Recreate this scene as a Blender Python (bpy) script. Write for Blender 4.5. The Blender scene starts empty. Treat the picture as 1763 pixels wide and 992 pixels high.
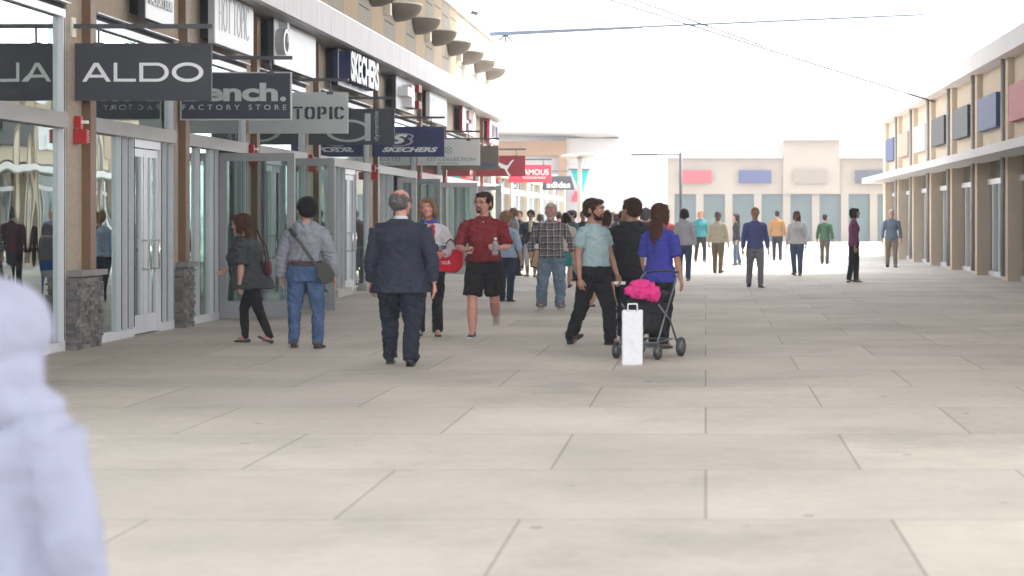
import bpy, bmesh, math, random
from mathutils import Vector, Matrix, noise
random.seed(7)
scene = bpy.context.scene
C = scene.collection
R = math.radians
# ---------------------------------------------------------------- camera
F = 3200.0; VX = 1215.0; VY = 379.0; W = 1763.0; H = 992.0; EYE = 1.45
cam_d = bpy.data.cameras.new('camera'); cam = bpy.data.objects.new('camera', cam_d); C.objects.link(cam)
cam.location = (0, 0, EYE); cam.rotation_euler = (R(90), 0, 0)
cam_d.sensor_width = 36; cam_d.lens = 36 * F / W
cam_d.shift_x = -(VX - W/2) / W; cam_d.shift_y = (VY - H/2) / W
cam_d.clip_start = .1; cam_d.clip_end = 3000
cam_d.dof.use_dof = True; cam_d.dof.focus_distance = 26.0; cam_d.dof.aperture_fstop = 2.5
scene.camera = cam
# ---------------------------------------------------------------- light
scene.render.engine = 'CYCLES'
world = bpy.data.worlds.new("World"); scene.world = world; world.use_nodes = True
wn = world.node_tree; bg = wn.nodes['Background']
sky = wn.nodes.new('ShaderNodeTexSky'); sky.sky_type = 'NISHITA'; sky.sun_disc = False
SUN_EL, SUN_AZ = R(58), R(62)      # azimuth measured from +Y towards +X
sky.sun_elevation = SUN_EL; sky.sun_rotation = SUN_AZ
sky.air_density = 1.0; sky.dust_density = 1.5; sky.ozone_density = 1.0
hs = wn.nodes.new('ShaderNodeHueSaturation'); hs.inputs['Saturation'].default_value = .22   # thin bright overcast
wn.links.new(sky.outputs[0], hs.inputs['Color']); wn.links.new(hs.outputs[0], bg.inputs[0])
bg.inputs[1].default_value = .15
sd = bpy.data.lights.new('sun', 'SUN'); sd.energy = 1.1; sd.angle = R(14); sd.color = (1, .965, .9)
sun = bpy.data.objects.new('sun', sd); C.objects.link(sun); sun.location = (20, 20, 40)
dirv = Vector((math.sin(SUN_AZ)*math.cos(SUN_EL), math.cos(SUN_AZ)*math.cos(SUN_EL), math.sin(SUN_EL)))
sun.rotation_euler = (-dirv).to_track_quat('-Z', 'Y').to_euler()
scene.view_settings.view_transform = 'Standard'; scene.view_settings.look = 'None'
scene.view_settings.gamma = 1; scene.view_settings.exposure = 2.72
scene.cycles.max_bounces = 8; scene.cycles.transparent_max_bounces = 16
scene.cycles.diffuse_bounces = 4; scene.cycles.glossy_bounces = 4
scene.cycles.caustics_reflective = False; scene.cycles.caustics_refractive = False
scene.cycles.use_denoising = True

# ---------------------------------------------------------------- materials
MATS = {}
def mat(name, col, rough=.6, metal=0, spec=.5, bump=0, bscale=60, var=0, vscale=4, stretch=(1,1,1), emit=0):
    if name in MATS: return MATS[name]
    m = bpy.data.materials.new(name); m.use_nodes = True; nt = m.node_tree; b = nt.nodes['Principled BSDF']
    b.inputs['Roughness'].default_value = rough; b.inputs['Metallic'].default_value = metal
    b.inputs['Specular IOR Level'].default_value = spec
    b.inputs['Base Color'].default_value = (*col, 1)
    tc = nt.nodes.new('ShaderNodeTexCoord'); mp = nt.nodes.new('ShaderNodeMapping')
    mp.inputs['Scale'].default_value = stretch; nt.links.new(tc.outputs['Object'], mp.inputs[0])
    if var:
        n = nt.nodes.new('ShaderNodeTexNoise'); n.inputs['Scale'].default_value = vscale; n.inputs['Detail'].default_value = 6
        n.inputs['Roughness'].default_value = .65
        nt.links.new(mp.outputs[0], n.inputs['Vector'])
        mr = nt.nodes.new('ShaderNodeMapRange'); mr.inputs[1].default_value = .3; mr.inputs[2].default_value = .7
        mr.inputs[3].default_value = 1 - var; mr.inputs[4].default_value = 1 + var
        nt.links.new(n.outputs[0], mr.inputs[0])
        mx = nt.nodes.new('ShaderNodeVectorMath'); mx.operation = 'SCALE'; mx.inputs[0].default_value = col
        nt.links.new(mr.outputs[0], mx.inputs['Scale']); nt.links.new(mx.outputs[0], b.inputs['Base Color'])
    if bump:
        n2 = nt.nodes.new('ShaderNodeTexNoise'); n2.inputs['Scale'].default_value = bscale; n2.inputs['Detail'].default_value = 4
        nt.links.new(mp.outputs[0], n2.inputs['Vector'])
        bp = nt.nodes.new('ShaderNodeBump'); bp.inputs['Strength'].default_value = bump; bp.inputs['Distance'].default_value = .01
        nt.links.new(n2.outputs[0], bp.inputs['Height']); nt.links.new(bp.outputs[0], b.inputs['Normal'])
    if emit:
        b.inputs['Emission Color'].default_value = (*col, 1); b.inputs['Emission Strength'].default_value = emit
    MATS[name] = m; return m

def glass_mat(name, tint=(.82, .88, .86), refl=.34, wav=.2, ws=1.2):
    m = bpy.data.materials.new(name); m.use_nodes = True; nt = m.node_tree; nt.nodes.clear()
    out = nt.nodes.new('ShaderNodeOutputMaterial'); mix = nt.nodes.new('ShaderNodeMixShader')
    tr = nt.nodes.new('ShaderNodeBsdfTransparent'); tr.inputs[0].default_value = (*tint, 1)
    gl = nt.nodes.new('ShaderNodeBsdfGlossy'); gl.inputs['Roughness'].default_value = .01; gl.inputs[0].default_value = (.84, .95, .92, 1)
    lw = nt.nodes.new('ShaderNodeFresnel'); lw.inputs['IOR'].default_value = 1.8
    ad = nt.nodes.new('ShaderNodeMath'); ad.operation = 'ADD'; ad.inputs[1].default_value = refl; ad.use_clamp = True
    tc = nt.nodes.new('ShaderNodeTexCoord'); mp = nt.nodes.new('ShaderNodeMapping'); mp.inputs['Scale'].default_value = (1, 1, .6)
    n = nt.nodes.new('ShaderNodeTexNoise'); n.inputs['Scale'].default_value = ws; n.inputs['Detail'].default_value = 1
    bp = nt.nodes.new('ShaderNodeBump'); bp.inputs['Strength'].default_value = wav; bp.inputs['Distance'].default_value = .01
    nt.links.new(tc.outputs['Object'], mp.inputs[0]); nt.links.new(mp.outputs[0], n.inputs['Vector'])
    nt.links.new(n.outputs[0], bp.inputs['Height']); nt.links.new(bp.outputs[0], gl.inputs['Normal'])
    nt.links.new(lw.outputs[0], ad.inputs[0]); nt.links.new(ad.outputs[0], mix.inputs[0])
    nt.links.new(tr.outputs[0], mix.inputs[1]); nt.links.new(gl.outputs[0], mix.inputs[2]); nt.links.new(mix.outputs[0], out.inputs[0])
    MATS[name] = m; return m

stucco = mat('stucco', (.40, .325, .25), .9, bump=.5, bscale=90, var=.12, vscale=14)
stucco_up = mat('cream_panel', (.53, .405, .27), .85, bump=.15, bscale=80, var=.04, vscale=2)
stucco_gr = mat('beige_panel', (.40, .36, .30), .85, bump=.15, bscale=80, var=.04, vscale=2)
cream_wall = mat('cream_wall', (.66, .55, .42), .85, var=.04, vscale=1)
white_wall = mat('white_wall', (.80, .78, .78), .8, var=.03, vscale=1)
brown = mat('brown_steel', (.19, .105, .055), .5, var=.1, vscale=3)
tanwood = mat('tan_cladding', (.34, .21, .13), .7, var=.1, vscale=1, stretch=(4,4,.4))
alu = mat('aluminium', (.74, .75, .79), .42, metal=.25, var=.03)
alu_mid = mat('satin_aluminium', (.36, .35, .34), .5, metal=.35, var=.04)
alu_dk = mat('grey_aluminium', (.30, .30, .31), .45, metal=.4, var=.04)
door_grey = mat('door_grey', (.33, .34, .355), .45, metal=.3, var=.04, vscale=2)
door_lt = mat('door_light', (.60, .61, .61), .45, metal=.2, var=.03)
steel = mat('brushed_steel', (.7, .68, .66), .25, metal=1)
darkgap = mat('dark_gap', (.015, .015, .017), .8)
fascia_m = mat('white_fascia', (.62, .59, .60), .55, var=.13, vscale=2.5, stretch=(6, 6, .35))
white_pl = mat('white_plastic', (.85, .85, .87), .45)
rodm = mat('rod_steel', (.085, .09, .10), .5, metal=.3)
navy = mat('navy_panel', (.018, .028, .12), .5)
charcoal = mat('charcoal_panel', (.038, .042, .055), .55, var=.05)
charcoal2 = mat('slate_panel', (.05, .055, .063), .55, var=.05)
pale = mat('pale_panel', (.48, .51, .52), .6, var=.03)
palegreen = mat('grey_green_panel', (.86, .87, .86), .6, var=.03)
taupe = mat('taupe_panel', (.20, .165, .125), .6, var=.04)
redp = mat('red_panel', (.30, .02, .032), .55)
redpink = mat('bright_red_panel', (.72, .05, .09), .55)
redf = mat('alarm_red', (.45, .012, .018), .4)
lett = mat('white_letter', (.86, .88, .90), .5)
lett_b = mat('black_letter', (.025, .03, .033), .5)
lett_teal = mat('teal_letter', (.12, .30, .27), .5)
lett_grey = mat('grey_letter', (.42, .44, .45), .4)
lett_blue = mat('blue_letter', (.02, .11, .38), .5)
concrete_l = mat('pale_concrete', (.50, .48, .44), .85, bump=.3, bscale=30, var=.08, vscale=3)
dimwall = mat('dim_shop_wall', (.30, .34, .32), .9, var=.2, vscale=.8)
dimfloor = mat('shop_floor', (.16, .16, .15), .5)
lamp_c2 = mat('lamp_post_cream', (.42, .385, .32), .5)
lampcream = mat('lamp_cream', (.80, .76, .66), .5)
bowlm = mat('bowl_taupe', (.19, .155, .12), .7, var=.04)
teal = mat('teal_banner', (.03, .55, .52), .6)
bluebeam = mat('blue_steel', (.11, .135, .18), .6)
end_white = mat('end_wall_white', (.47, .455, .47), .85, var=.04, vscale=.7)
glass = glass_mat('shop_glass')
glass_w = glass_mat('shop_glass_wavy', refl=.36, wav=.5, ws=1.5)
glass_door = glass_mat('door_glass', tint=(.80, .88, .86), refl=.07, wav=.1)

def ledgestone():
    m = bpy.data.materials.new('ledgestone'); m.use_nodes = True; nt = m.node_tree; b = nt.nodes['Principled BSDF']
    g = nt.nodes.new('ShaderNodeNewGeometry'); cr = nt.nodes.new('ShaderNodeValToRGB')
    e = cr.color_ramp.elements; e[0].color = (.10, .095, .09, 1); e[1].color = (.30, .28, .26, 1)
    x = e.new(.55); x.color = (.19, .18, .175, 1)
    n = nt.nodes.new('ShaderNodeTexNoise'); n.inputs['Scale'].default_value = 25; n.inputs['Detail'].default_value = 6
    mu = nt.nodes.new('ShaderNodeMath'); mu.operation = 'MULTIPLY_ADD'; mu.inputs[1].default_value = .7
    nt.links.new(g.outputs['Random Per Island'], mu.inputs[0])
    m2 = nt.nodes.new('ShaderNodeMath'); m2.operation = 'MULTIPLY'; m2.inputs[1].default_value = .3
    nt.links.new(n.outputs[0], m2.inputs[0]); nt.links.new(m2.outputs[0], mu.inputs[2])
    nt.links.new(mu.outputs[0], cr.inputs[0]); nt.links.new(cr.outputs[0], b.inputs['Base Color'])
    bp = nt.nodes.new('ShaderNodeBump'); bp.inputs['Strength'].default_value = .8; bp.inputs['Distance'].default_value = .02
    nt.links.new(n.outputs[0], bp.inputs['Height']); nt.links.new(bp.outputs[0], b.inputs['Normal'])
    b.inputs['Roughness'].default_value = .9
    return m
stone_m = ledgestone()

def pavement_mat():
    m = bpy.data.materials.new('concrete_paving'); m.use_nodes = True; nt = m.node_tree; b = nt.nodes['Principled BSDF']
    tc = nt.nodes.new('ShaderNodeTexCoord')
    br = nt.nodes.new('ShaderNodeTexBrick'); br.offset = .5; br.inputs['Scale'].default_value = 1
    br.inputs['Brick Width'].default_value = 1.8; br.inputs['Row Height'].default_value = 1.8
    br.inputs['Mortar Size'].default_value = .009; br.inputs['Mortar Smooth'].default_value = .3
    br.inputs['Color1'].default_value = (.53, .49, .42, 1); br.inputs['Color2'].default_value = (.45, .415, .36, 1); br.inputs['Mortar'].default_value = (.29, .27, .235, 1)
    nt.links.new(tc.outputs['Object'], br.inputs['Vector'])
    def nz(s, d=8, r=.6):
        n = nt.nodes.new('ShaderNodeTexNoise'); n.inputs['Scale'].default_value = s; n.inputs['Detail'].default_value = d; n.inputs['Roughness'].default_value = r
        nt.links.new(tc.outputs['Object'], n.inputs['Vector']); return n
    a = nz(.5); c = nz(9, 6, .7)
    mr = nt.nodes.new('ShaderNodeMapRange'); mr.inputs[1].default_value = .32; mr.inputs[2].default_value = .68; mr.inputs[3].default_value = .84; mr.inputs[4].default_value = 1.1
    nt.links.new(a.outputs[0], mr.inputs[0])
    mr2 = nt.nodes.new('ShaderNodeMapRange'); mr2.inputs[1].default_value = .3; mr2.inputs[2].default_value = .7; mr2.inputs[3].default_value = .93; mr2.inputs[4].default_value = 1.06
    nt.links.new(c.outputs[0], mr2.inputs[0])
    # small dark gum spots and stains
    vo = nt.nodes.new('ShaderNodeTexVoronoi'); vo.inputs['Scale'].default_value = 1.7; nt.links.new(tc.outputs['Object'], vo.inputs['Vector'])
    st = nt.nodes.new('ShaderNodeMapRange'); st.inputs[1].default_value = .045; st.inputs[2].default_value = .07; st.inputs[3].default_value = .58; st.inputs[4].default_value = 1
    nt.links.new(vo.outputs['Distance'], st.inputs[0])
    q = nt.nodes.new('ShaderNodeMath'); q.operation = 'MULTIPLY'; nt.links.new(mr.outputs[0], q.inputs[0]); nt.links.new(mr2.outputs[0], q.inputs[1])
    q2 = nt.nodes.new('ShaderNodeMath'); q2.operation = 'MULTIPLY'; nt.links.new(q.outputs[0], q2.inputs[0]); nt.links.new(st.outputs[0], q2.inputs[1])
    vm = nt.nodes.new('ShaderNodeVectorMath'); vm.operation = 'SCALE'; nt.links.new(br.outputs['Color'], vm.inputs[0]); nt.links.new(q2.outputs[0], vm.inputs['Scale'])
    nt.links.new(vm.outputs[0], b.inputs['Base Color'])
    # darker water marks and traffic soiling, thin hairline cracks
    e1 = nz(.23, 10, .72); s1 = nt.nodes.new('ShaderNodeMapRange'); s1.inputs[1].default_value = .50; s1.inputs[2].default_value = .62; s1.inputs[3].default_value = 1; s1.inputs[4].default_value = .80
    nt.links.new(e1.outputs[0], s1.inputs[0])
    e2 = nz(.35, 12, .8); s2 = nt.nodes.new('ShaderNodeMath'); s2.operation = 'SUBTRACT'; s2.inputs[1].default_value = .5; nt.links.new(e2.outputs[0], s2.inputs[0])
    s3 = nt.nodes.new('ShaderNodeMath'); s3.operation = 'ABSOLUTE'; nt.links.new(s2.outputs[0], s3.inputs[0])
    s4 = nt.nodes.new('ShaderNodeMapRange'); s4.inputs[1].default_value = 0; s4.inputs[2].default_value = .0016; s4.inputs[3].default_value = .72; s4.inputs[4].default_value = 1; nt.links.new(s3.outputs[0], s4.inputs[0])
    q3 = nt.nodes.new('ShaderNodeMath'); q3.operation = 'MULTIPLY'; nt.links.new(s1.outputs[0], q3.inputs[0]); nt.links.new(s4.outputs[0], q3.inputs[1])
    q4 = nt.nodes.new('ShaderNodeMath'); q4.operation = 'MULTIPLY'; nt.links.new(q3.outputs[0], q4.inputs[0]); nt.links.new(q2.outputs[0], q4.inputs[1]); nt.links.new(q4.outputs[0], vm.inputs['Scale'])
    bp = nt.nodes.new('ShaderNodeBump'); bp.inputs['Strength'].default_value = .35; bp.inputs['Distance'].default_value = .01
    f = nz(60, 4); nt.links.new(f.outputs[0], bp.inputs['Height']); nt.links.new(bp.outputs[0], b.inputs['Normal'])
    b.inputs['Roughness'].default_value = .8
    return m

# ---------------------------------------------------------------- mesh helpers
class MB:
    def __init__(s): s.v = []; s.f = []; s.mi = []; s.sm = []
    def add(s, vs, fs, mi=0, sm=False):
        o = len(s.v); s.v += [tuple(v) for v in vs]
        for f in fs: s.f.append([i + o for i in f]); s.mi.append(mi); s.sm.append(sm)
        return s
    def box(s, x0, x1, y0, y1, z0, z1, mi=0):
        v = [(x, y, z) for z in (z0, z1) for y in (y0, y1) for x in (x0, x1)]
        return s.add(v, [(0,2,3,1), (4,5,7,6), (0,1,5,4), (2,6,7,3), (0,4,6,2), (1,3,7,5)], mi)
    def cbox(s, c, d, M=None, mi=0):
        v = [Vector((c[0]+x*d[0]/2, c[1]+y*d[1]/2, c[2]+z*d[2]/2)) for z in (-1,1) for y in (-1,1) for x in (-1,1)]
        if M: v = [M @ p for p in v]
        return s.add(v, [(0,2,3,1), (4,5,7,6), (0,1,5,4), (2,6,7,3), (0,4,6,2), (1,3,7,5)], mi)
    def tube(s, pts, rad, n=10, mi=0, sm=True, caps=True, flat=1.0, up=None):
        pts = [Vector(p) for p in pts]
        if not isinstance(rad, (list, tuple)): rad = [rad]*len(pts)
        vs = []; fs = []
        pu = Vector(up) if up else None
        for i, p in enumerate(pts):
            d = (pts[min(i+1, len(pts)-1)] - pts[max(i-1, 0)]).normalized()
            if pu is None:
                pu = Vector((0,0,1)) if abs(d.z) < .9 else Vector((0,1,0))
            a = d.cross(pu)
            if a.length < 1e-4: a = d.cross(Vector((1,0,0)))
            a.normalize(); b2 = a.cross(d).normalized()
            if up is None: pu = b2
            for k in range(n):
                t = 2*math.pi*k/n
                vs.append(p + a*math.cos(t)*rad[i] + b2*math.sin(t)*rad[i]*flat)
        for i in range(len(pts)-1):
            for k in range(n):
                k2 = (k+1) % n
                fs.append((i*n+k, i*n+k2, (i+1)*n+k2, (i+1)*n+k))
        if caps:
            fs.append(tuple(range(n-1, -1, -1))); fs.append(tuple(range((len(pts)-1)*n, len(pts)*n)))
        return s.add(vs, fs, mi, sm)
    def rings(s, rs, n=24, mi=0, sm=True):
        """rs: (x,y,z,rx,ry[,power]) horizontal super-ellipse rings from bottom to top"""
        vs = []; fs = []
        for r in rs:
            pw = r[5] if len(r) > 5 else 1.0
            for k in range(n):
                t = 2*math.pi*k/n; c, q = math.cos(t), math.sin(t)
                vs.append((r[0] + r[3]*math.copysign(abs(c)**pw, c), r[1] + r[4]*math.copysign(abs(q)**pw, q), r[2]))
        for i in range(len(rs)-1):
            for k in range(n):
                k2 = (k+1) % n; fs.append((i*n+k, i*n+k2, (i+1)*n+k2, (i+1)*n+k))
        fs.append(tuple(range(n-1, -1, -1))); fs.append(tuple(range((len(rs)-1)*n, len(rs)*n)))
        return s.add(vs, fs, mi, sm)
    def ell(s, c, r, M=None, n=16, mi=0):
        vs = []; fs = []; c = Vector(c); m = n//2
        for i in range(m+1):
            ph = math.pi*i/m
            for k in range(n):
                t = 2*math.pi*k/n
                p = Vector((r[0]*math.sin(ph)*math.cos(t), r[1]*math.sin(ph)*math.sin(t), -r[2]*math.cos(ph)))
                if M: p = M @ p
                vs.append(c + p)
        for i in range(m):
            for k in range(n):
                k2 = (k+1) % n; fs.append((i*n+k, i*n+k2, (i+1)*n+k2, (i+1)*n+k))
        return s.add(vs, fs, mi, True)
    def prism(s, poly, M, depth, mi=0):
        """poly in local xy, extruded along local z from 0 to depth, then transformed by M"""
        n = len(poly)
        vs = [M @ Vector((p[0], p[1], 0)) for p in poly] + [M @ Vector((p[0], p[1], depth)) for p in poly]
        fs = [tuple(range(n-1, -1, -1)), tuple(range(n, 2*n))] + [(i, (i+1) % n, n+(i+1) % n, n+i) for i in range(n)]
        return s.add(vs, fs, mi)
    def mesh(s, name, mats):
        me = bpy.data.meshes.new(name); me.from_pydata(s.v, [], s.f)
        if not isinstance(mats, (list, tuple)): mats = [mats]
        for m in mats:
            if m: me.materials.append(m)
        me.polygons.foreach_set('material_index', s.mi); me.polygons.foreach_set('use_smooth', s.sm)
        me.update(); return me
    def build(s, name, mats, parent=None, world=False, clean=False):
        if world and parent is not None:
            o = parent['_w'] if '_w' in parent else None
            loc = WL[parent.name]
            s.v = [(a-loc[0], b-loc[1], c-loc[2]) for a, b, c in s.v]
        me = s.mesh(name, mats)
        bm = bmesh.new(); bm.from_mesh(me)
        if clean: bmesh.ops.remove_doubles(bm, verts=bm.verts, dist=1e-5)
        bmesh.ops.recalc_face_normals(bm, faces=bm.faces); bm.to_mesh(me); bm.free()
        ob = bpy.data.objects.new(name, me); C.objects.link(ob)
        if parent is not None:
            ob.parent = parent
            if world: WL[ob.name] = WL[parent.name]
        return ob
WL = {}
def thing(name, label, cat, loc=(0,0,0), rz=0, group=None):
    o = bpy.data.objects.new(name, None); C.objects.link(o); o.location = loc; o.rotation_euler = (0, 0, rz)
    o.empty_display_size = .2
    o['label'] = label; o['category'] = cat
    if group: o['group'] = group
    WL[o.name] = Vector(loc); return o
def tag(o, label, cat, group=None):
    o['label'] = label; o['category'] = cat
    if group: o['group'] = group
    return o
def struct(name, mb, m):
    o = mb.build(name, m); o['kind'] = 'structure'; return o
def kids(o): return [c for c in bpy.data.objects if c.parent == o]
def dup(o, loc=None, rz=None, label=None, group=None, parent=None):
    c = o.copy(); C.objects.link(c)
    if parent is not None: c.parent = parent
    if loc is not None: c.location = loc
    if rz is not None: c.rotation_euler = (0, 0, rz)
    if label: c['label'] = label
    if group: c['group'] = group
    for k in kids(o): dup(k, parent=c)
    return c
def text_geo(txt, size=1, ext=.01, off=0, shear=0, sx=1, font_sp=1.0, align='CENTER'):
    cu = bpy.data.curves.new('t', 'FONT'); cu.body = txt; cu.size = size; cu.extrude = ext; cu.offset = off
    cu.shear = shear; cu.align_x = align; cu.align_y = 'CENTER'; cu.space_character = font_sp; cu.resolution_u = 3
    o = bpy.data.objects.new('t', cu); C.objects.link(o); bpy.context.view_layer.update()
    dg = bpy.context.evaluated_depsgraph_get(); me = bpy.data.meshes.new_from_object(o.evaluated_get(dg))
    vs = [Vector((v.co.x*sx, v.co.y, v.co.z)) for v in me.vertices]; fs = [tuple(p.vertices) for p in me.polygons]
    C.objects.unlink(o); bpy.data.objects.remove(o); bpy.data.curves.remove(cu); bpy.data.meshes.remove(me)
    return vs, fs
def fit_text(mb, txt, x0, x1, z0, z1, M, ext=.006, off=0, shear=0, sp=1.0, mi=0):
    """text fitted into the box x0..x1, z0..z1 of the sign's plane"""
    vs, fs = text_geo(txt, 1, ext, off, shear, 1, sp)
    ax, bx = min(v.x for v in vs), max(v.x for v in vs); ay, by = min(v.y for v in vs), max(v.y for v in vs)
    out = [M @ Vector((x0 + (v.x-ax)/(bx-ax)*(x1-x0), z0 + (v.y-ay)/(by-ay)*(z1-z0), v.z)) for v in vs]
    mb.add(out, fs, mi)
# sign planes: local x,y -> plane, local z -> out of the face
def M_cam(y):      # faces the camera (-Y); local x=world X, local y=world Z
    return Matrix(((1,0,0,0),(0,0,-1,y),(0,1,0,0),(0,0,0,1)))
def M_wall(x):     # faces +X; local x=world Y, local y=world Z
    return Matrix(((0,0,1,x),(1,0,0,0),(0,1,0,0),(0,0,0,1)))

GLARE_HAZE = True
# ================================================================ SETTING
g = MB(); g.add([(-400,-60,0),(400,-60,0),(400,700,0),(-400,700,0)], [(0,1,2,3)])
struct('pavement', g, pavement_mat())

XG = -7.16                                   # glass plane of the long arcade on the left
piers = [16.2, 20.62, 24.85, 28.75, 33.0, 39.3, 45.6, 50.0, 58.3]
END = 61.5
arc = thing('shopping_arcade', 'long brown stucco shop building with pale metal fascia and stone footed piers', 'building', (-7.16, 20, 0))
def part(name, mb, m, parent=arc): return mb.build(name, m, parent, world=True)
# wall band above the shopfronts, returns behind the signs
w = MB(); w.box(-7.6, -7.1, 12, END, 3.86, 4.67); part('wall', w, stucco)
w = MB(); w.box(-7.62, -6.62, 11.9, END+.05, 4.67, 4.70); part('soffit', w, alu_mid)
w = MB(); y = 11.9
while y < END:
    y2 = min(y+1.2, END); w.box(-6.62, -6.5, y, y2-.012, 4.66, 5.12); y = y2
w.box(-6.6, -6.52, 11.9, END, 4.68, 5.10)
part('fascia', w, fascia_m)
w = MB(); w.box(-7.6, -6.5, 11.9, END, 5.125, 5.15); part('ledge', w, alu)
# upper storey panels
k = 0; y = 12.1
while y < END:
    y2 = min(y+1.49, END); w = MB(); w.box(-7.5, -7.0, y+.006, y2-.006, 5.15, 7.3); part('wall_panel', w, (stucco_up, stucco_gr)[k % 2]); y = y2; k += 1
w = MB(); w.box(-7.5, -7.02, 12.1, END, 5.15, 7.3); k = 0; y = 12.1
while y < END:
    for z in ((5.8, 6.92) if k % 2 else (6.05, 7.0)): w.box(-7.1, -6.997, y+.1, min(y+1.2, END), z, z+.025)
    y += 1.49; k += 1
part('reveal_joint', w, darkgap)
w = MB(); w.box(-7.55, -6.93, 12.1, END, 7.3, 7.38); part('parapet_coping', w, white_pl)
for (a, b, c, d, z) in ((-7.5, -7.05, END-.3, END, 4.67), (-14, -7.5, END-.3, END, 7.3), (-14, -7.5, 12, 12.3, 7.3)): w = MB(); w.box(a, b, c, d, 0, z); part('end_wall', w, cream_wall)
w = MB(); w.box(-14, -7.5, 12, END, 7.15, 7.25); part('roof', w, alu_dk)
# shop interior shell
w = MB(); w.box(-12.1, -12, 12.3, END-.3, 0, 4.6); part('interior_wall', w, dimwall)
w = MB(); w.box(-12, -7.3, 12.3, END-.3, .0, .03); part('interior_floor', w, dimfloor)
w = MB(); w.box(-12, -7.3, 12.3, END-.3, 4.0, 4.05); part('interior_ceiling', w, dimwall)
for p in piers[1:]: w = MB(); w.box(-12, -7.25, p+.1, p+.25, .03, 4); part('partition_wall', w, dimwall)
# fixtures inside: racks of clothes seen dimly through the glass
cl = [mat('rack_%s' % n, c, .8) for n, c in (('plum',(.20,.03,.06)), ('sand',(.4,.33,.22)), ('teal',(.03,.22,.22)), ('grey',(.2,.2,.22)), ('white',(.6,.6,.6)))]
w = MB(); rr = random.Random(3)
y = 17.0
while y < 58:
    for x in (-9.4, -11):
        yy = y
        while yy < y+1.2:
            tt = rr.uniform(.03, .07); w.cbox((x, yy, .95), (.45, tt, rr.uniform(.6,.8)), mi=rr.randrange(5)); yy += tt+.01
    y += 3.4
part('display_stock', w, cl)
# piers
plen = [.17, .53, .17, .25, .62, .40, .12, .15, .15]
for i, p in enumerate(piers):
    xs, xb, a = -7.1, -7.0, plen[i]; ln = a+.36
    m_ = cream_wall if i == len(piers)-1 else stucco
    w = MB(); w.box(-7.5, xs, p+.02, p+ln, .8, 3.86); part('pier', w, m_)
    w = MB(); c = p+a
    w.box(xs-.05, xb, c, c+.20, .87, 2.22); w.box(xs-.05, xb-.006, c+.004, c+.196, 2.22, 2.235, 0); w.box(xs-.05, xb, c, c+.20, 2.235, 4.05); w.box(xs-.05, xb-.004, c+.004, c+.196, 4.05, 4.062); w.box(xs-.05, xb, c, c+.20, 4.062, 4.655)
    part('steel_column', w, brown)
    w = MB(); w.box(-7.4, -6.93, p+.04, p+ln+.04, .82, .885); part('pier_cap', w, mat('cap_stone', (.24,.235,.23), .85, bump=.5, bscale=20, var=.15, vscale=6))
    w = MB(); x1 = -6.98; z = 0; p += .08
    w.box(-7.3, x1-.03, p+.03, p+ln-.09, 0, .81)
    while z < .815:
        hgt = rr.choice((.028, .035, .045, .055)); hgt = min(hgt, .82-z)
        x = -7.3
        while x < x1-.02:
            l = rr.uniform(.06, .2); xe = min(x+l, x1-.02); w.box(x, xe-.004, p-rr.uniform(.0,.03), p+.05, z, z+hgt-.004); x = xe
        y = p
        while y < p+ln-.08:
            l = rr.uniform(.06, .2); ye = min(y+l, p+ln-.08); w.box(x1-.05, x1+rr.uniform(-.018,.02), y, ye-.004, z, z+hgt-.004); y = ye
        z += hgt
    part('stone_base', w, stone_m)

def leaf(parent, y, x0, x1, m_, z1=2.43, st=.11, axis='x', handle=True):
    """a glazed door leaf standing open at right angles to the shopfront"""
    w = MB(); t = .05
    w.box(x0, x0+st, y, y+t, .02, z1); w.box(x1-st, x1, y, y+t, .02, z1)
    w.box(x0+st, x1-st, y+.003, y+t-.003, z1-.12, z1-.002); w.box(x0+st, x1-st, y+.003, y+t-.003, .022, .27)
    d = w.build('door', m_, parent, world=True); WL[d.name] = WL[parent.name]
    w = MB(); w.box(x0+st, x1-st, y+.02, y+.026, .27, z1-.12); w.build('door_glass', glass_door, d, world=True)
    w = MB(); w.box(x1-.075, x1-.035, y-.006, y, 1.22, 1.235); w.tube([(x1-.055, y+.005, 1.02), (x1-.055, y-.012, 1.02)], .026, 12)
    w.build('lock', lett_b, d, world=True)
    if handle:
        w = MB(); xh = x1-.16
        w.tube([(xh, y, 1.2), (xh, y-.07, 1.2), (xh, y-.07, .86), (xh, y, .86)], .012, 8); w.build('handle', steel, d, world=True)
    return d
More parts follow.
